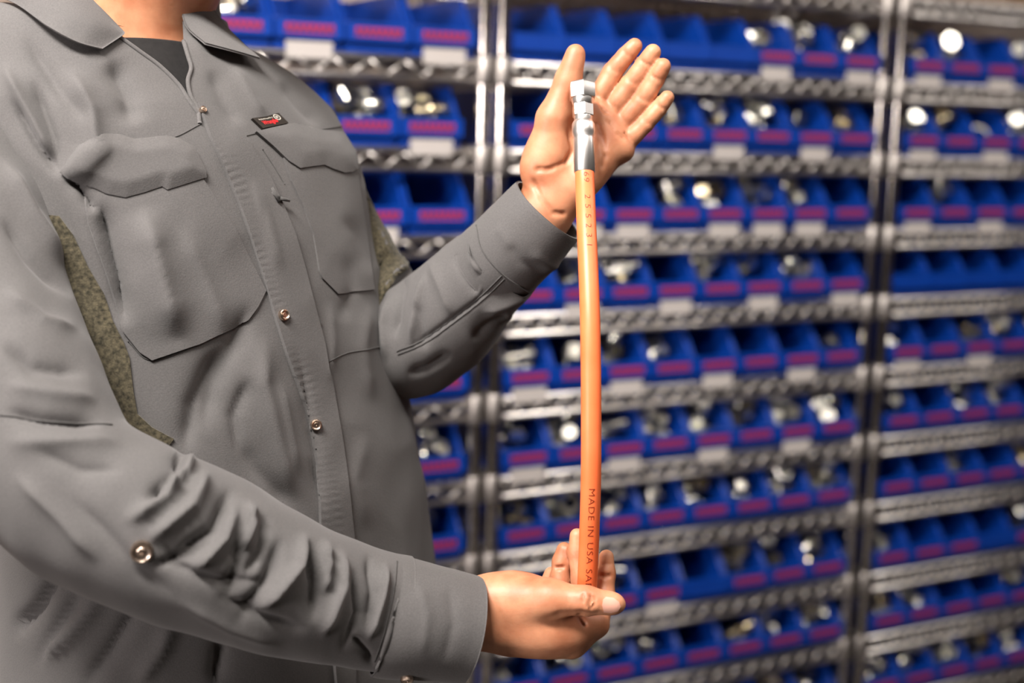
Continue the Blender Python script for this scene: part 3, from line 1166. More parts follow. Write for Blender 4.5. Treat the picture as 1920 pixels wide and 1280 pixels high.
R_FOLDS = [
    ([(345, 830), (330, 890), (270, 950)], 13, -9), ([(350, 850), (310, 930), (230, 985)], 13, 7),
    ([(440, 905), (400, 990), (320, 1050)], 14, -10), ([(395, 870), (360, 950), (270, 1020)], 13, 8), ([(445, 930), (420, 1010), (350, 1080)], 12, 8),
    ([(450, 990), (445, 1060), (420, 1130)], 14, -6), ([(575, 990), (560, 1060), (480, 1150)], 13, 8),
    ([(570, 1010), (590, 1090), (585, 1170)], 13, -8), ([(530, 1000), (500, 1090), (440, 1170)], 15, -6),
    ([(640, 1020), (640, 1100), (600, 1200)], 13, 7), ([(690, 1030), (700, 1110), (690, 1190)], 11, -5), ([(660, 1060), (670, 1150), (640, 1230)], 9, -5),
    ([(725, 1050), (715, 1120), (690, 1210)], 9, 6),
    ([(0, 770), (80, 790), (200, 795)], 14, -6), ([(0, 720), (100, 740), (190, 750)], 20, 4), ([(0, 830), (120, 830), (240, 830)], 22, 4),
    ([(0, 640), (60, 690), (170, 700)], 18, -5), ([(0, 540), (80, 600), (150, 620)], 20, 4),
    ([(0, 290), (60, 400), (130, 500)], 16, 6), ([(0, 400), (60, 480), (140, 560)], 16, -5),
    ([(300, 1000), (330, 1060), (420, 1090), (520, 1090)], 14, -4), ([(270, 1070), (350, 1040), (430, 1000)], 8, -5),
    ([(120, 920), (200, 1000), (260, 1070), (350, 1130)], 20, -3),
    ([(360, 840), (350, 880), (300, 930)], 8, 6), ([(470, 930), (470, 990), (450, 1040)], 10, 7), ([(500, 960), (490, 1030), (455, 1090)], 9, -6),
    ([(610, 1005), (612, 1060), (606, 1120)], 9, 6), ([(400, 1110), (480, 1150), (580, 1180)], 14, -4), ([(330, 1120), (430, 1170), (540, 1210)], 16, 3),
    ([(20, 880), (110, 970), (190, 1060)], 18, 4), ([(60, 840), (150, 880), (240, 880)], 16, -3), ([(660, 1190), (690, 1230), (700, 1260)], 9, -4),
]
L_FOLDS = [
    ([(760, 500), (745, 580), (740, 640)], 9, -5), ([(800, 500), (780, 580), (770, 650)], 9, 4), ([(735, 545), (720, 610), (725, 680)], 9, 4),
    ([(845, 470), (870, 520), (900, 560)], 9, -4), ([(880, 440), (885, 490), (905, 520)], 8, 3), ([(800, 480), (825, 540), (850, 600)], 12, 3),
    ([(760, 700), (800, 690), (850, 660)], 12, -4), ([(750, 660), (790, 640), (890, 570), (940, 515)], 6, -2.5),
    ([(880, 640), (920, 610), (960, 590)], 14, -4), ([(900, 590), (950, 570), (1000, 545)], 14, 4),
    ([(960, 600), (990, 570), (1010, 560)], 9, -4), ([(700, 420), (720, 470), (735, 490)], 8, 4), ([(715, 560), (735, 520), (765, 495)], 9, 6),
    ([(700, 540), (715, 500), (725, 470)], 8, -5), ([(780, 560), (790, 620), (800, 660)], 12, -3),
]
CUFF_FOLDS_L = [([(950, 450), (975, 490), (1030, 520)], 12, -2), ([(990, 470), (1030, 500), (1070, 500)], 12, 2.5), ([(930, 420), (960, 470)], 10, 1.5)]
CUFF_FOLDS_R = [([(780, 1080), (800, 1150), (790, 1240)], 18, 2), ([(840, 1090), (850, 1170), (830, 1250)], 18, -2)]


def solid(V, thick, closed=True):
    """Give a cloth grid a thickness: outer and inner skins joined at the ends."""
    n, m = V.shape[:2]
    N = grid_normals(V, closed)
    W = V - N * thick
    verts = np.concatenate([V.reshape(-1, 3), W.reshape(-1, 3)])
    f = grid_faces(n, m, closed)
    off = n * m
    faces = f + [tuple(off + i for i in q[::-1]) for q in f]
    for i in (0, n - 1):
        for k in range(m if closed else m - 1):
            a, b = i * m + k, i * m + (k + 1) % m
            faces.append((a, off + a, off + b, b) if i == 0 else (a, b, off + b, off + a))
    if not closed:
        for k in (0, m - 1):
            for i in range(n - 1):
                a, b = i * m + k, (i + 1) * m + k
                faces.append((a, b, off + b, off + a) if k == 0 else (a, off + a, off + b, b))
    return verts, faces


def out_sign(V):
    """+1 when the grid's normals point away from its axis."""
    N = grid_normals(V)
    c = V.mean(1, keepdims=True)
    return 1 if ((V - c) * N).sum() > 0 else -1


def oriented(V):
    return V if out_sign(V) > 0 else V[:, ::-1]


torso = oriented(torso_grid(TORSO, 300, 360))
torso = drape(torso, TORSO_FOLDS, 1, 3, .0022, 30, gain=1.5)
r_slv = oriented(tube_grid(R_SLEEVE, 300, 200))
r_slv = drape(r_slv, R_FOLDS, 1, 5, .0020, 36, gain=1.5)
l_slv = oriented(tube_grid(L_SLEEVE, 230, 160))
l_slv = drape(l_slv, L_FOLDS, 1, 8, .0018, 40, gain=1.6)
r_cuf = drape(oriented(tube_grid(R_CUFF, 50, 120)), CUFF_FOLDS_R, 1, 11, .0008, 40)
l_cuf = drape(oriented(tube_grid(L_CUFF, 50, 120)), CUFF_FOLDS_L, 1, 12, .0008, 40)

# ------------------------------------------------------------------ the body under the clothes
fore_l, elb_l, sho_l = at(945, 480, 1.30), at(775, 650, 1.39), at(590, 215, 1.41)
fore_r, elb_r, sho_r = at(760, 1150, 1.165), at(150, 930, 1.09), at(30, 190, 1.21)
lh = left_hand(None, fore_l)
rh = right_hand(fore_r)

Tn = at(262, 60, 1.31)                       # base of the neck
head = Tn + np.array([0, 0, .152]) + RX * .058 - FW * .035
PEL = at(430, 1330, 1.42)
face = RX * .85 - FW * .52
face = face - np.array([0, 0, face[2]])
face /= np.linalg.norm(face)
side = np.cross(np.array([0, 0, 1.0]), face)
Z3 = np.array([0, 0, 1.0])
lo = np.minimum.reduce([head, PEL, elb_r, sho_r, sho_l, elb_l, fore_r]) - .22
hi = np.maximum.reduce([head, PEL, elb_r, sho_r, sho_l, elb_l, fore_l]) + .22
lo[2], hi[2] = .05, head[2] + .16
body = SDF(lo, hi, .0065)
chest = at(330, 430, 1.33)
body.ell(chest, (side, face, Z3), (.150, .090, .17), .02)
body.ell(at(400, 900, 1.37), (side, face, Z3), (.150, .115, .20), .05)
body.chain([at(525, 270, 1.43), at(290, 210, 1.345), at(20, 250, 1.19)], [.040, .045, .040], .02)
body.chain([PEL, at(420, 900, 1.37), at(300, 340, 1.33)], [.12, .11, .085], .05)
body.chain([at(*q[:3]) for q in R_SLEEVE[1:-2]] + [fore_r], np.linspace(.046, .029, len(R_SLEEVE) - 2), .01)
body.chain([at(*q[:3]) for q in L_SLEEVE[1:-1]] + [fore_l], np.linspace(.044, .030, len(L_SLEEVE) - 1), .01)
# neck and head
body.chain([at(285, 150, 1.315), Tn, head - Z3 * .06 - face * .02], [.058, .059, .060], .012)
body.ell(head + Z3 * .035 - face * .012, (side, face, Z3), (.076, .096, .090), .02)
body.ell(head - Z3 * .035 + face * .022, (side, face, Z3), (.062, .070, .085), .03)
body.ell(head - Z3 * .095 + face * .058, (side, face, Z3), (.032, .026, .024), .03)
body.cone(head + face * .088 + Z3 * .012, head + face * .113 - Z3 * .026, .008, .013, .008)
for s_ in (-1, 1):
    body.ell(head + face * .082 + side * s_ * .032 + Z3 * .014, (side, face, Z3), (.018, .010, .010), .01, 'sub')
    body.ell(head + face * .072 + side * s_ * .032 + Z3 * .012, (side, face, Z3), (.013, .012, .012), .003)
    body.ell(head + face * .078 + side * s_ * .032 + Z3 * .030, (side, face, Z3), (.020, .010, .006), .008)
    body.ell(head + side * s_ * .078 - face * .010 + Z3 * .002, (side, face, Z3), (.008, .018, .031), .008)
body.cone(head + face * .090 - Z3 * .052 + side * .022, head + face * .090 - Z3 * .052 - side * .022, .008, .008, .008)
body.cone(head + face * .100 - Z3 * .0525 + side * .020, head + face * .100 - Z3 * .0525 - side * .020, .002, .002, .006, 'sub')
# legs
feet = []
for s_ in (-1, 1):
    hip = PEL + side * s_ * .085 - Z3 * .02
    knee = PEL + side * s_ * .10 + face * .015
    knee[2] = .50
    ank = PEL + side * s_ * .11 - face * .01
    ank[2] = .10
    feet.append(ank)
    body.chain([hip, knee, ank], [.080, .055, .038], .03)
bV, bF = body.surface(2)


def join_union(parts):
    """Weld the hands onto the body with a boolean union so the figure is one surface."""
    base = None
    for i, (V, Fc) in enumerate(parts):
        o = bpy.data.objects.new('tmp', mesh_np('tmp', V, Fc))
        COL.objects.link(o)
        if base is None:
            base = o
            continue
        md = base.modifiers.new('u', 'BOOLEAN')
        md.operation, md.object = 'UNION', o
        try:
            md.solver = 'MANIFOLD'
        except Exception:
            md.solver = 'EXACT'
    dg = bpy.context.evaluated_depsgraph_get()
    me = bpy.data.meshes.new_from_object(base.evaluated_get(dg))
    for o in [x for x in COL.objects if x.name.startswith('tmp')]:
        bpy.data.objects.remove(o)
    return me


me = join_union([(bV, bF), lh, rh])
_bm = bmesh.new()
_bm.from_mesh(me)
_left = set(_bm.verts)
while _left:                                  # drop specks the union leaves behind
    _st, _isl = [next(iter(_left))], set()
    while _st:
        _v = _st.pop()
        if _v in _isl:
            continue
        _isl.add(_v)
        _st += [e.other_vert(_v) for e in _v.link_edges]
    _left -= _isl
    if len(_isl) < 60:
        bmesh.ops.delete(_bm, geom=list(_isl), context='VERTS')
        _left = {v for v in _left if v.is_valid}
_bm.to_mesh(me)
_bm.free()
me.name = 'person'
me.polygons.foreach_set('use_smooth', [True] * len(me.polygons))
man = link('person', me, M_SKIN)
man['label'] = 'man in a grey button-up work shirt holding up an orange hose in both hands'
man['category'] = 'person'

hair_s = SDF(head - .14, head + .16, .006)
hair_s.ell(head + Z3 * .045 - face * .018, (side, face, Z3), (.084, .104, .094), .01)
hair_s.ell(head - Z3 * .05 + face * .075, (side, face, Z3), (.12, .085, .11), .012, 'sub')
link('hair', mesh_np('hair', *hair_s.surface(1)), M_HAIR, man)

tr = SDF(np.minimum.reduce(feet + [PEL]) - .22, np.maximum.reduce(feet + [PEL]) + .22, .009)
tr.ell(PEL + Z3 * .04, (side, face, Z3), (.185, .135, .13), .03)
for a in feet:
    s_ = 1 if (a - PEL) @ side > 0 else -1
    kn = PEL + side * s_ * .10 + face * .012
    kn[2] = .50
    lowp = a.copy()
    lowp[2] = .07
    tr.chain([PEL + side * s_ * .088 - Z3 * .05, kn, lowp], [.105, .083, .072], .03)
link('trousers', mesh_np('trousers', *tr.surface(2)), M_TROUSER, man)
for a in feet:
    b_ = SDF(a - .26, a + .26, .006)
    toe = a + face * .16
    b_.chain([a * [1, 1, 0] + Z3 * .075 - face * .02, a * [1, 1, 0] + Z3 * .045, toe * [1, 1, 0] + Z3 * .036], [.045, .046, .036], .02)
    b_.cone(a * [1, 1, 0] - face * .045 + Z3 * .012, toe * [1, 1, 0] + face * .02 + Z3 * .012, .012, .012, .02)
    link('boot', mesh_np('boot', *b_.surface(1)), M_LEATHER, man)


# ------------------------------------------------------------------ the shirt
def delete_in(V, faces, poly):
    """Drop camera-facing faces whose centre projects into a px polygon (the open neck)."""
    px, py, _ = project(V.reshape(-1, 3))
    keep = []
    N = grid_normals(V).reshape(-1, 3)
    vw = CAM - V.reshape(-1, 3)
    fc = (N * vw).sum(1) > 0
    for f in faces:
        x, y = sum(px[i] for i in f) / len(f), sum(py[i] for i in f) / len(f)
        if fc[f[0]] and inside(x, y, poly):
            continue
        keep.append(f)
    return keep


def inside(x, y, poly):
    c = False
    j = len(poly) - 1
    for i in range(len(poly)):
        xi, yi = poly[i]
        xj, yj = poly[j]
        if (yi > y) != (yj > y) and x < (xj - xi) * (y - yi) / (yj - yi) + xi:
            c = not c
        j = i
    return c


NECK = [(120, -60), (150, 40), (224, 70), (262, 97), (300, 125), (335, 160), (353, 188), (372, 212), (357, 180), (352, 152), (358, 128), (352, 105), (344, 78), (338, -60)]


def cut_neck(V, poly):
    """Cut the torso cloth cleanly along the open neckline."""
    bm = bmesh.new()
    vs = [bm.verts.new(tuple(p)) for p in V.reshape(-1, 3)]
    for f in grid_faces(*V.shape[:2]):
        bm.faces.new([vs[i] for i in f])
    cam_v = Vector(CAM)

    def info():
        bm.normal_update()
        fl_ = [f for f in bm.faces]
        c = np.array([f.calc_center_median()[:] for f in fl_])
        n = np.array([f.normal[:] for f in fl_])
        x, y, _ = project(c)
        return fl_, x, y, ((CAM - c) * n).sum(1) > 0
    for a, b in zip(poly, poly[1:] + poly[:1]):
        if a[1] < -40 and b[1] < -40:
            continue
        fl_, x, y, front = info()
        d, _ = seg_dist(x, y, [a, b])
        fs = [fl_[i] for i in np.nonzero((d < 14) & front)[0]]
        if not fs:
            continue
        es = list({e for f in fs for e in f.edges})
        vv = list({v_ for f in fs for v_ in f.verts})
        pa, pb = Vector(at(*a, 1.0)), Vector(at(*b, 1.0))
        bmesh.ops.bisect_plane(bm, geom=vv + es + fs, plane_co=cam_v, plane_no=(pa - cam_v).cross(pb - cam_v).normalized())
    fl_, x, y, front = info()
    dead = [fl_[i] for i in np.nonzero(front & (y < 260) & (x > 80) & (x < 420))[0] if inside(x[i], y[i], poly)]
    bmesh.ops.delete(bm, geom=dead, context='FACES')
    m_ = bpy.data.meshes.new('shirt')
    bm.to_mesh(m_)
    bm.free()
    m_.polygons.foreach_set('use_smooth', [True] * len(m_.polygons))
    return m_


tv = torso
tf = grid_faces(*tv.shape[:2])
shirt = link('shirt', cut_neck(torso, NECK), M_SHIRT, man)
sv, sf = solid(r_slv, .0012)
link('sleeve', mesh_np('sleeve', sv, sf), M_SHIRT, shirt)
sv, sf = solid(l_slv, .0012)
link('sleeve', mesh_np('sleeve', sv, sf), M_SHIRT, shirt)
for V in (r_cuf, l_cuf):
    sv, sf = solid(V, .0022)
    link('cuff', mesh_np('cuff', sv, sf), M_SHIRT, shirt)


def tree_of(*grids):
    vs, fs = [], []
    for V, f in grids:
        n = len(vs)
        vs += [tuple(p) for p in V.reshape(-1, 3)]
        fs += [tuple(i + n for i in q) for q in f]
    return BVHTree.FromPolygons(vs, fs)


ALL_CLOTH = [(torso, tf), (r_slv, grid_faces(*r_slv.shape[:2])), (l_slv, grid_faces(*l_slv.shape[:2])),
             (r_cuf, grid_faces(*r_cuf.shape[:2])), (l_cuf, grid_faces(*l_cuf.shape[:2]))]
T_TORSO = tree_of(ALL_CLOTH[0])
T_ALL = tree_of(*ALL_CLOTH)
T_SLV = tree_of(*ALL_CLOTH[1:])
T_BODY = BVHTree.FromPolygons([v.co[:] for v in me.vertices], [tuple(p.vertices) for p in me.polygons])


def hit(tree, px, py, lift=0.0):
    d = at(px, py, 1.0) - CAM
    d /= np.linalg.norm(d)
    loc, nrm, _, _ = tree.ray_cast(Vector(CAM), Vector(d))
    if loc is None:
        return None, None
    n = np.array(nrm)
    if n @ d > 0:
        n = -n
    return np.array(loc) + n * lift, n


def patch(tree, poly, thick, lift=.0006, step=6, bulge=0.0, puckers=()):
    """A panel of cloth cut to a px outline and laid on the garment, with real thickness."""
    bm = bmesh.new()
    P = np.array(poly, float)
    # resample the outline
    out = []
    for a, b in zip(P, np.roll(P, -1, 0)):
        k = max(1, int(np.hypot(*(b - a)) / step))
        out += [a + (b - a) * t for t in np.linspace(0, 1, k, endpoint=False)]
    vs = [bm.verts.new((p[0], p[1], 0)) for p in out]
    fc = bm.faces.new(vs)
    x0, y0 = P.min(0)
    x1, y1 = P.max(0)
    for x in np.arange(math.floor(x0) + step, x1, step):
        bmesh.ops.bisect_plane(bm, geom=bm.verts[:] + bm.edges[:] + bm.faces[:], plane_co=(x, 0, 0), plane_no=(1, 0, 0))
    for y in np.arange(math.floor(y0) + step, y1, step):
        bmesh.ops.bisect_plane(bm, geom=bm.verts[:] + bm.edges[:] + bm.faces[:], plane_co=(0, y, 0), plane_no=(0, 1, 0))
    bm.verts.ensure_lookup_table()
    V = np.array([v.co[:2] for v in bm.verts])
    edge = np.array([v.is_boundary for v in bm.verts])
    faces = [[v.index for v in f.verts] for f in bm.faces]
    bm.verts.index_update()
    faces = [[v.index for v in f.verts] for f in bm.faces]
    bnd = [(e.verts[0].index, e.verts[1].index) for e in bm.edges if e.is_boundary]
    bm.free()
    lo_, hi_, last = [], [], None
    for (x, y), e in zip(V, edge):
        p, n = hit(tree, x, y)
        if p is None:
            q, t = np.array([x, y]), .04
            c = P.mean(0)
            while p is None and t < 1:
                xx, yy = q + (c - q) * t
                p, n = hit(tree, xx, yy)
                t += .04
            if p is None:
                p, n = at(x, y, 1.25), -FW
        d, _ = seg_dist(np.array([x]), np.array([y]), np.vstack([P, P[:1]]))
        up = thick + bulge * min(1, d[0] / 25)
        for pl in puckers:                                    # cloth drawn up between the stitches
            q, t = seg_dist(np.array([x]), np.array([y]), pl)
            n_ = np.linalg.norm(np.diff(np.array(pl, float), axis=0), axis=1).sum() / 13
            up += .00045 * math.sin(2 * math.pi * t[0] * n_ + 1.3 * math.sin(t[0] * 37)) * (.6 + .4 * math.sin(t[0] * 23)) * math.exp(-(q[0] / 8) ** 2)
        lo_.append(p + n * lift * -1.5)
        hi_.append(p + n * (lift + up))
    k = len(V)
    allf = [tuple(f[::-1]) for f in faces] + []
    top = [tuple(i + k for i in f) for f in faces]
    sides = [(a, b, b + k, a + k) for a, b in bnd]
    m_ = mesh_np('patch', lo_ + hi_, [tuple(f) for f in allf] + top + sides)
    bm = bmesh.new()
    bm.from_mesh(m_)
    bmesh.ops.recalc_face_normals(bm, faces=bm.faces[:])
    bm.to_mesh(m_)
    bm.free()
    m_.polygons.foreach_set('use_smooth', [True] * len(m_.polygons))
    m_.set_sharp_from_angle(angle=math.radians(50))
    return m_


def line_pts(tree, pl, step=5, lift=.0004):
    out = []
    L = np.array(pl, float)
    S = catmull(L, max(4, int(np.linalg.norm(np.diff(L, axis=0), axis=1).sum() / step)))
    for x, y in S:
        p, n = hit(tree, x, y, lift)
        if p is not None and (not out or np.linalg.norm(p - out[-1]) < .03):
            out.append(p)
    return out


def tube_mesh(name, pts, r, n=6, taper=False):
    P = np.array(pts)
    T = np.gradient(P, axis=0)
    T /= np.linalg.norm(T, axis=1, keepdims=True) + 1e-9
    u = np.cross(T[0], FW)
    u /= np.linalg.norm(u)
    V = np.zeros((len(P), n, 3))
    th = np.linspace(0, 2 * math.pi, n, endpoint=False)
    rr = np.broadcast_to(np.asarray(r, float), (len(P),))
    for i in range(len(P)):
        u = u - T[i] * (u @ T[i])
        u /= np.linalg.norm(u) + 1e-9
        v = np.cross(T[i], u)
        V[i] = P[i] + rr[i] * (np.cos(th)[:, None] * u + np.sin(th)[:, None] * v)
    f = grid_faces(len(P), n)
    f += [tuple(range(n))[::-1], tuple((len(P) - 1) * n + k for k in range(n))]
    return mesh_np(name, V, f)


def seam(pl, tree=None, r=.00055, lift=.0002, mat=None, name='seam'):
    pts = line_pts(tree or T_ALL, pl, 4, lift)
    if len(pts) > 2:
        link(name, tube_mesh(name, pts, r), mat or M_SEAM, shirt)


# placket with its own edge
PL_L = [(368, 196), (392, 258), (420, 320), (447, 385), (470, 450), (492, 520), (515, 600), (535, 665), (560, 735), (580, 800), (592, 870), (597, 940), (599, 1015), (612, 1120), (628, 1290)]
PL_R = [(662, 1290), (664, 1120), (660, 1010), (650, 900), (634, 800), (616, 700), (604, 640), (590, 590), (570, 510), (550, 440), (527, 385), (504, 335), (482, 300), (456, 256), (410, 206)]
PUCK = [[(430, 290), (452, 360), (478, 440), (502, 520), (540, 610), (570, 700), (598, 790), (618, 880), (628, 960), (634, 1010)],
        [(402, 270), (432, 340), (462, 425), (490, 505), (522, 600), (548, 680), (572, 760), (592, 840), (604, 930), (608, 1010)]]
link('placket', patch(T_TORSO, PL_L + PL_R, .0034, step=4.5, puckers=PUCK), M_SHIRT, shirt)
T_TORSO2 = tree_of((torso, tf))
# chest pockets and their flaps
POCKET_L = [(520, 268), (545, 340), (569, 392), (586, 440), (592, 475), (597, 508), (603, 522), (632, 551), (664, 547), (700, 543), (690, 470), (680, 400), (668, 322), (655, 275)]
FLAP_L = [(477, 249), (505, 242), (547, 233), (572, 240), (600, 246), (640, 250), (664, 288), (667, 318), (655, 324), (641, 325), (620, 318), (604, 311), (585, 313), (559, 317), (537, 303), (509, 276)]
link('pocket', patch(T_TORSO, POCKET_L, .0012, step=8), M_SHIRT, shirt)
POCKET_R = [(150, 330), (250, 350), (330, 345), (375, 330), (440, 430), (497, 545), (482, 575), (465, 600), (442, 610), (375, 644), (285, 675), (262, 660), (230, 620), (200, 520), (165, 420)]
link('pocket', patch(T_TORSO, POCKET_R, .0013, lift=.001, step=5), M_SHIRT, shirt)
link('pocket_flap', patch(T_TORSO, FLAP_L, .0022, lift=.0012, step=6, bulge=.003), M_SHIRT, shirt)
FLAP_R = [(116, 326), (132, 300), (150, 275), (190, 252), (225, 254), (250, 262), (310, 256), (335, 262), (362, 278), (384, 322), (384, 334), (350, 345), (312, 357), (302, 351), (270, 362), (235, 371), (200, 364), (165, 346), (140, 334)]
link('pocket_flap', patch(T_TORSO, FLAP_R, .0022, lift=.0012, step=6, bulge=.005), M_SHIRT, shirt)
# seams
for pl in ([(452, 257), (500, 245), (560, 232)], [(574, 247), (620, 240), (650, 235)], [(245, 262), (300, 257), (330, 256), (375, 233)],
           [(612, 680), (650, 662), (690, 655), (733, 645)], [(240, 640), (285, 675), (375, 644), (442, 608), (470, 596), (498, 545)],
           [(492, 280), (512, 310), (533, 345)]):
    seam(pl, T_TORSO)
for pl in ([(744, 658), (794, 636), (850, 596), (900, 556), (941, 516)], [(746, 664), (797, 643), (853, 603), (904, 563), (946, 522)],
           [(0, 778), (60, 786), (130, 792), (210, 796)]):
    seam(pl, T_SLV, .0006, .0006)
seam([(893, 422), (905, 470), (945, 516), (992, 547)], T_SLV, .0007)
seam([(744, 1052), (738, 1110), (722, 1180), (703, 1240)], T_SLV, .0007)
# knit gussets under the arms
link('knit_gusset', patch(T_TORSO, [(70, 400), (112, 405), (138, 440), (166, 500), (194, 550), (211, 600), (232, 640), (243, 670), (250, 730), (258, 775), (285, 800), (325, 822), (300, 860), (180, 860), (130, 750), (110, 680), (95, 610), (80, 540), (70, 480)], .0015, step=7),
     M_KNIT, shirt, label='olive knit underarm panel')
link('knit_gusset', patch(tree_of(ALL_CLOTH[2]), [(672, 335), (690, 352), (712, 405), (735, 455), (748, 478), (772, 492), (764, 502), (742, 518), (725, 545), (708, 580), (690, 560), (680, 480), (675, 400)], .0012, step=7),
     M_KNIT, shirt, label='olive knit underarm panel')


# buttons
def button(px, py, tree, r, lift=.0026, name='snap_button'):
    p, n = hit(tree, px, py, lift)
    b = MB().lathe([(r * .99, -.003), (r, -.0006), (r * .96, .0007), (r * .80, .0010), (r * .70, .0003), (r * .42, .0002), (r * .36, .0008), (r * .14, .0008), (r * .1, .0002)], 24)
    o = link(name, b.mesh(name, True, 50), M_BUTTON, shirt)
    o.rotation_euler = Vector(n).to_track_quat('Z', 'Y').to_euler()
    o.location = p
    return o


button(526, 592, T_TORSO, .0052, .0062)
button(591, 795, T_TORSO, .0052, .0062)
button(376, 210, T_TORSO, .0030, .0052)
button(266, 1033, T_SLV, .0085)
button(763, 1270, T_SLV, .0055)
# zipper pull
p0, n0 = hit(T_TORSO, 505, 362, .003)
p1, n1 = hit(T_TORSO, 534, 380, .007)
p2, n2 = hit(T_TORSO, 516, 374, .006)
zp = MB().rod(p0, p2, .0014, 8, .0020).rod(p2, p1, .0019, 8, .0012)
zp.rod(p0 + UP * .004, p2 - UP * .003, .0018, 8)
link('zipper_pull', zp.mesh('zipper_pull', True), M_SEAM, shirt)
seam([(482, 302), (496, 330), (508, 358), (526, 392), (545, 440), (566, 490), (586, 580), (598, 605)], T_TORSO, .0012, .0018)

# ------------------------------------------------------------------ woven patch with its lettering
PATCH = [(470, 224), (518.5, 214.5), (537, 233), (489.5, 243)]       # top-left, top-right, bottom-right, bottom-left


def on_patch(u, v, lift):
    a, b, c, d = [np.array(q, float) for q in PATCH]
    q = (a * (1 - u) + b * u) * (1 - v) + (d * (1 - u) + c * u) * v
    return hit(T_TORSO, q[0], q[1], lift)[0]


def quad_sheet(fn, nu, nv, t0, t1):
    V = [fn(i / nu, j / nv, t) for t in (t0, t1) for j in range(nv + 1) for i in range(nu + 1)]
    k = (nu + 1) * (nv + 1)
    f = []
    for j in range(nv):
        for i in range(nu):
            a = j * (nu + 1) + i
            f += [(a, a + 1, a + nu + 2, a + nu + 1), (a + k, a + nu + 1 + k, a + nu + 2 + k, a + 1 + k)]
    rim = [i for i in range(nu + 1)] + [j * (nu + 1) + nu for j in range(1, nv + 1)] + [nv * (nu + 1) + i for i in range(nu - 1, -1, -1)] + [j * (nu + 1) for j in range(nv - 1, 0, -1)]
    f += [(rim[i], rim[(i + 1) % len(rim)], rim[(i + 1) % len(rim)] + k, rim[i] + k) for i in range(len(rim))]
    return mesh_np('woven_patch', V, f, False)


wp = link('woven_patch', quad_sheet(on_patch, 8, 5, -.0005, .0030), M_PATCH, shirt, label='small black woven patch with red and white lettering')


def text_mesh(body_, size, spacing=1.0, bold=0.0, font_shear=0.0):
    c = bpy.data.curves.new('txt', 'FONT')
    c.body, c.size, c.space_character, c.offset, c.shear = body_, size, spacing, bold, font_shear
    c.resolution_u = 3
    c.align_x, c.align_y = 'CENTER', 'CENTER'
    o = bpy.data.objects.new('txt', c)
    COL.objects.link(o)
    m_ = bpy.data.meshes.new_from_object(o.evaluated_get(bpy.context.evaluated_depsgraph_get()))
    bpy.data.objects.remove(o)
    bm = bmesh.new()
    bm.from_mesh(m_)
    ys = [v.co.y for v in bm.verts]
    for y in np.linspace(min(ys), max(ys), 9)[1:-1]:
        bmesh.ops.bisect_plane(bm, geom=bm.verts[:] + bm.edges[:] + bm.faces[:], plane_co=(0, float(y), 0), plane_no=(0, 1, 0))
    bm.to_mesh(m_)
    bm.free()
    return m_


def patch_text(txt, u0, v0, w, h, mat, bold, shear=0, lift=.0033):
    m_ = text_mesh(txt, 1.0, 1.0, bold, shear)
    co = np.array([v.co[:] for v in m_.vertices])
    lo_, hi_ = co.min(0), co.max(0)
    V = []
    for x, y, _ in co:
        u = u0 + w * ((x - lo_[0]) / (hi_[0] - lo_[0]) - .5)
        v = v0 - h * ((y - lo_[1]) / (hi_[1] - lo_[1]) - .5)
        V.append(on_patch(u, v, lift))
    mm = mesh_np('lettering', V, [tuple(p.vertices) for p in m_.polygons], False)
    link('lettering', mm, mat, shirt)


patch_text('Wrangler', .46, .62, .58, .50, M_RED_INK, .03, .25)
patch_text('RIGGS WORKWEAR by', .40, .24, .52, .14, M_WHITE_INK, .02)
patch_text('RW', .80, .32, .085, .22, M_WHITE_INK, .02)
ring = []
for k in range(48):
    a = 2 * math.pi * k / 48
    for r in (1.0, .80):
        ring.append(on_patch(.80 + .105 * r * math.cos(a), .32 + .27 * r * math.sin(a), .0033))
rf = [(2 * k, 2 * k + 1, (2 * k + 3) % 96, (2 * k + 2) % 96) for k in range(48)]
link('emblem_ring', mesh_np('emblem_ring', ring, rf, False), M_WHITE_INK, shirt)


# ------------------------------------------------------------------ collar and tee
def sheet(ctrl, nu, nv, thick, name, mat, parent):
    """A cloth sheet through a grid of (px, py, depth) control points."""
    C = np.array([[at(*p) for p in row] for row in ctrl])
    A = np.stack([catmull(C[:, j], nu) for j in range(C.shape[1])], 1)
    B = np.stack([catmull(A[i], nv) for i in range(nu)], 0)
    B = B + (smooth_noise(B, 60, 4) * .0006)[..., None] * -FW
    v, f = solid(B, thick, False)
    return link(name, mesh_np(name, v, f), mat, parent)


# right collar leaf (left in the picture): fold line row, then the outer edge row
sheet([[(-60, -30, 1.215), (40, -75, 1.195), (130, -40, 1.18), (185, 10, 1.178), (234, 60, 1.190)],
       [(-70, -22, 1.200), (16, -40, 1.172), (106, 0, 1.158), (170, 38, 1.160), (230, 66, 1.182)],
       [(-70, -10, 1.198), (14, 0, 1.166), (88, 48, 1.146), (143, 77, 1.148), (192, 91, 1.162)]], 40, 50, .0022, 'collar_leaf', M_SHIRT, shirt)
# left leaf
sheet([[(322, -40, 1.270), (338, 20, 1.262), (352, 55, 1.252), (384, 84, 1.238)],
       [(345, -45, 1.285), (375, 20, 1.275), (400, 60, 1.262), (438, 98, 1.250)],
       [(362, -50, 1.300), (405, 30, 1.295), (445, 75, 1.288), (486, 112, 1.272)]], 30, 40, .0022, 'collar_leaf', M_SHIRT, shirt)
# rolled edges of the open front
for pl in ([(344, 78), (352, 105), (358, 128), (352, 152), (357, 180), (370, 204), (374, 232)], [(224, 70), (262, 97), (300, 125), (335, 160), (353, 188), (372, 214)]):
    pts = line_pts(tree_of((torso, grid_faces(*torso.shape[:2]))), pl, 4, .0004)
    link('front_edge', tube_mesh('front_edge', pts, .0019, 10), M_SHIRT, shirt)
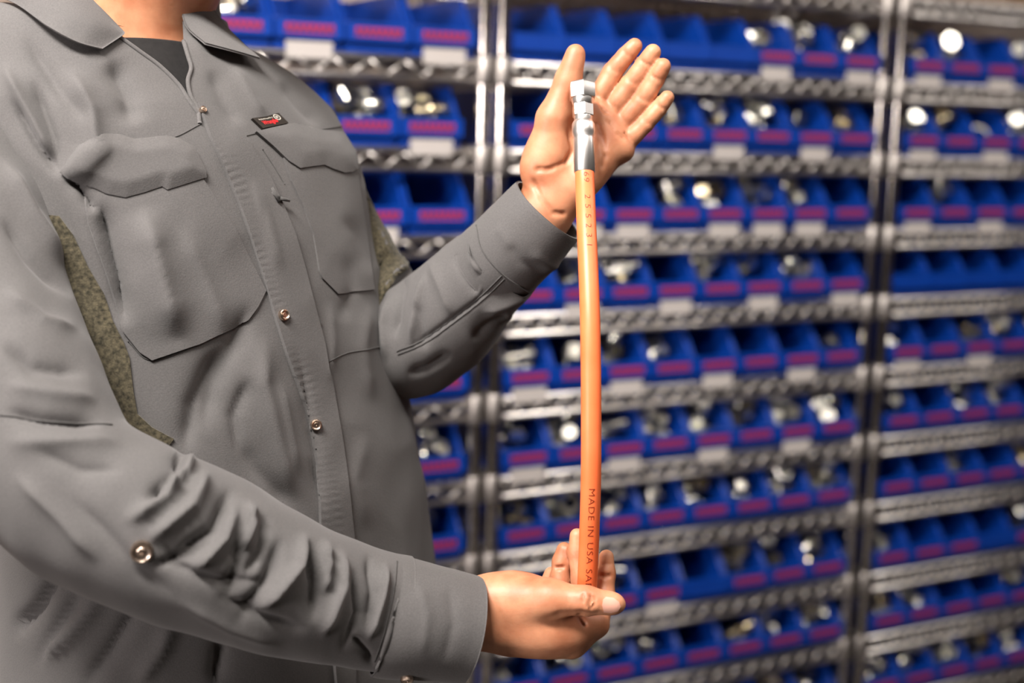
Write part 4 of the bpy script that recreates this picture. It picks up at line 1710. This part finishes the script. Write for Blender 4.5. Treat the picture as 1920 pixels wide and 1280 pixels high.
# collar stand round the back of the neck
st = []
for hgt, rr in ((-.02, .074), (.012, .070), (.042, .067)):
    st.append([])
    for k in range(24):
        a = math.pi * (-.12 + 1.24 * k / 23)
        c = at(272, 66, 1.318)
        st[-1].append(c + Z3 * hgt + (RX * math.cos(a) * 1.0 + FW * math.sin(a) * .95) * rr)
S = np.array(st)
S = np.stack([catmull(S[:, j], 12) for j in range(24)], 1)
v, f = solid(S, .002, False)
link('collar_stand', mesh_np('collar_stand', v, f), M_SHIRT, shirt)
# black tee at the throat
rg = np.array([[at(275, 108, 1.318) - FW * (.16 * -min(h_, 0)) + Z3 * h_ + (RX * math.cos(a) + FW * math.sin(a)) * r_ for a in np.linspace(0, 2 * math.pi, 60, endpoint=False)]
               for h_, r_ in ((.002, .0640), (.004, .0680), (-.006, .0720), (-.03, .082), (-.06, .098), (-.10, .110))])
rg = oriented(np.stack([catmull(rg[:, j], 30) for j in range(60)], 1))
v, f = solid(rg, .0015)
link('undershirt', mesh_np('undershirt', v, f), M_BLACK, man)

# thumb nail
NAIL = [(1131, 1123), (1136, 1119), (1150, 1121), (1160, 1128), (1163, 1137), (1158, 1145), (1146, 1148), (1132, 1147), (1129, 1135)]
link('fingernail', patch(T_BODY, NAIL, .0005, lift=.0002, step=3, bulge=.0004), M_NAIL, man, label='pale thumbnail')

# ================================================================== the hose
HOSE = [(1101, 1114, 1.192), (1101, 1094, 1.190), (1103, 1050, 1.184), (1105, 1000, 1.178), (1108, 900, 1.168), (1108.5, 800, 1.164), (1108, 700, 1.166), (1106.5, 600, 1.173),
        (1103, 500, 1.188), (1099.5, 420, 1.205), (1097, 350, 1.224), (1096, 318, 1.231)]
HR = .0086
hp = catmull([at(*p) for p in HOSE], 150)
M_HOSE = noise_color(new_mat('orange_rubber', (.85, .20, .055), .42), (.90, .155, .045), (.94, .19, .062), 25, bump=.05, bscale=300, bdist=.0003)
hose = link('hydraulic_hose', None)
hose.location = hp[0]
hose['label'] = 'short orange hydraulic hose with a crimped steel end fitting, held upright by the man'
hose['category'] = 'hose'
bpy.context.view_layer.update()


def local(me_):
    me_.transform(Matrix.Translation(-Vector(hp[0])))
    return me_


link('hose_tube', local(tube_mesh('hose_tube', hp, HR, 40)), M_HOSE, hose)

# print down the hose: x runs down the axis, letters' tops to the right
M_PRINT = new_mat('hose_print', (.20, .03, .010), .5)
hy = project(hp)[1]


def hose_text(txt, y0, y1, height, ang, bold=0.0, spacing=1.0):
    m_ = text_mesh(txt, 1.0, spacing, bold)
    co = np.array([v.co[:] for v in m_.vertices])
    lo_, hi_ = co.min(0), co.max(0)
    T = np.gradient(hp, axis=0)
    T /= np.linalg.norm(T, axis=1, keepdims=True)
    V = []
    for x, y, _ in co:
        row = y0 + (y1 - y0) * (x - lo_[0]) / (hi_[0] - lo_[0])
        i = np.interp(row, hy[::-1], np.arange(len(hy))[::-1])
        P = np.array([np.interp(i, np.arange(len(hp)), hp[:, c]) for c in range(3)])
        t = np.array([np.interp(i, np.arange(len(hp)), T[:, c]) for c in range(3)])
        toward = CAM - P
        toward -= t * (toward @ t)
        toward /= np.linalg.norm(toward)
        right = np.cross(toward, t)
        if right @ RX < 0:
            right = -right
        a = ang + height * ((y - lo_[1]) / (hi_[1] - lo_[1]) - .5) / HR
        V.append(P + (HR + .00025) * (math.cos(a) * toward + math.sin(a) * right))
    link('lettering', local(mesh_np('lettering', V, [tuple(p.vertices) for p in m_.polygons], False)), M_PRINT, hose)


hose_text('MADE IN USA SAE', 911, 1093, .0050, .12, -.012, 1.12)
hose_text('69', 331, 351, .0046, .18, -.012, 1.15)
hose_text('255231', 375, 468, .0048, .22, -.014, 1.9)

# fitting: ferrule, neck, hexes, swivel nut along the hose's upper axis
def axis_frame():
    a, b = at(1096, 324, 1.230), at(1091.5, 157, 1.246)
    ax = (b - a) / np.linalg.norm(b - a)
    return a, ax, np.linalg.norm(b - a)


fa, fax, fl = axis_frame()
q_ = Vector(fax).to_track_quat('Z', 'Y')
px_m = fl / 167.0
_tc = q_.to_matrix().transposed() @ Vector(CAM - fa)
NUT = math.atan2(_tc.y, _tc.x) + math.radians(6)      # a corner of the hexes faces the camera


def turned(name, prof, n, mat, spin=0.0, hexa=False):
    b = MB().lathe([(r, h * px_m) for r, h in prof], n)
    m_ = b.mesh(name, True, 30)
    o = link(name, m_, mat, hose)
    o.rotation_euler = (q_.to_matrix() @ Matrix.Rotation(spin, 3, 'Z')).to_euler()
    o.location = Vector(fa) - Vector(hp[0])
    return o


M_NICK = noise_color(new_mat('nickel_plate', (.75, .73, .70), .28, 1.0), (.84, .82, .80), (.90, .88, .86), 200)
M_STEEL2 = noise_color(new_mat('crimped_steel', (.8, .78, .76), .36, 1.0), (.78, .76, .74), (.92, .90, .88), 120, stretch=(1, 1, .15), bump=.2, bscale=160, bdist=.0004)
# crimped ferrule with eight flats
fer = MB()
nn = 64
prof = [(.0088, 0), (.0094, 1.5), (.0094, 62), (.0091, 66), (.0102, 72), (.0104, 80), (.0102, 90), (.0090, 95), (.0082, 97)]
for r, h in prof:
    for k in range(nn):
        a = 2 * math.pi * k / nn
        s_ = (a + math.pi / 8) % (math.pi / 4) - math.pi / 8
        rr = r * (1 - (.045 if h < 64 else .012) * (1 - math.cos(s_ * 4)) * .5)
        fer.v.append((rr * math.cos(a), rr * math.sin(a), h * px_m))
for i in range(len(prof) - 1):
    fer.f += [(i * nn + k, i * nn + (k + 1) % nn, (i + 1) * nn + (k + 1) % nn, (i + 1) * nn + k) for k in range(nn)]
fer.f += [tuple(range(nn - 1, -1, -1)), tuple(range((len(prof) - 1) * nn, len(prof) * nn))]
o = link('ferrule', fer.mesh('ferrule', True, 40), M_STEEL2, hose, label='crimped steel ferrule')
o.rotation_euler = q_.to_euler()
o.location = Vector(fa) - Vector(hp[0])
turned('neck', [(.0080, 96), (.0082, 98), (.0082, 105), (.0078, 106)], 32, M_STEEL2)
turned('hex_body', [(.0090, 105), (.0098, 106), (.0098, 126), (.0090, 127)], 6, M_NICK, NUT + .1)
turned('swivel_collar', [(.0088, 126), (.0092, 127), (.0102, 137), (.0102, 138)], 32, M_STEEL2)
nut = MB()
pr = [(.0100, 137), (.0124, 138.5), (.0126, 140), (.0126, 164), (.0118, 167), (.0082, 167), (.0082, 158)]
nut.lathe([(r, h * px_m) for r, h in pr], 6)
o = link('hex_nut', nut.mesh('hex_nut', True, 25), M_NICK, hose, label='bright nickel-plated swivel nut')
o.rotation_euler = (q_.to_matrix() @ Matrix.Rotation(NUT, 3, 'Z')).to_euler()
o.location = Vector(fa) - Vector(hp[0])
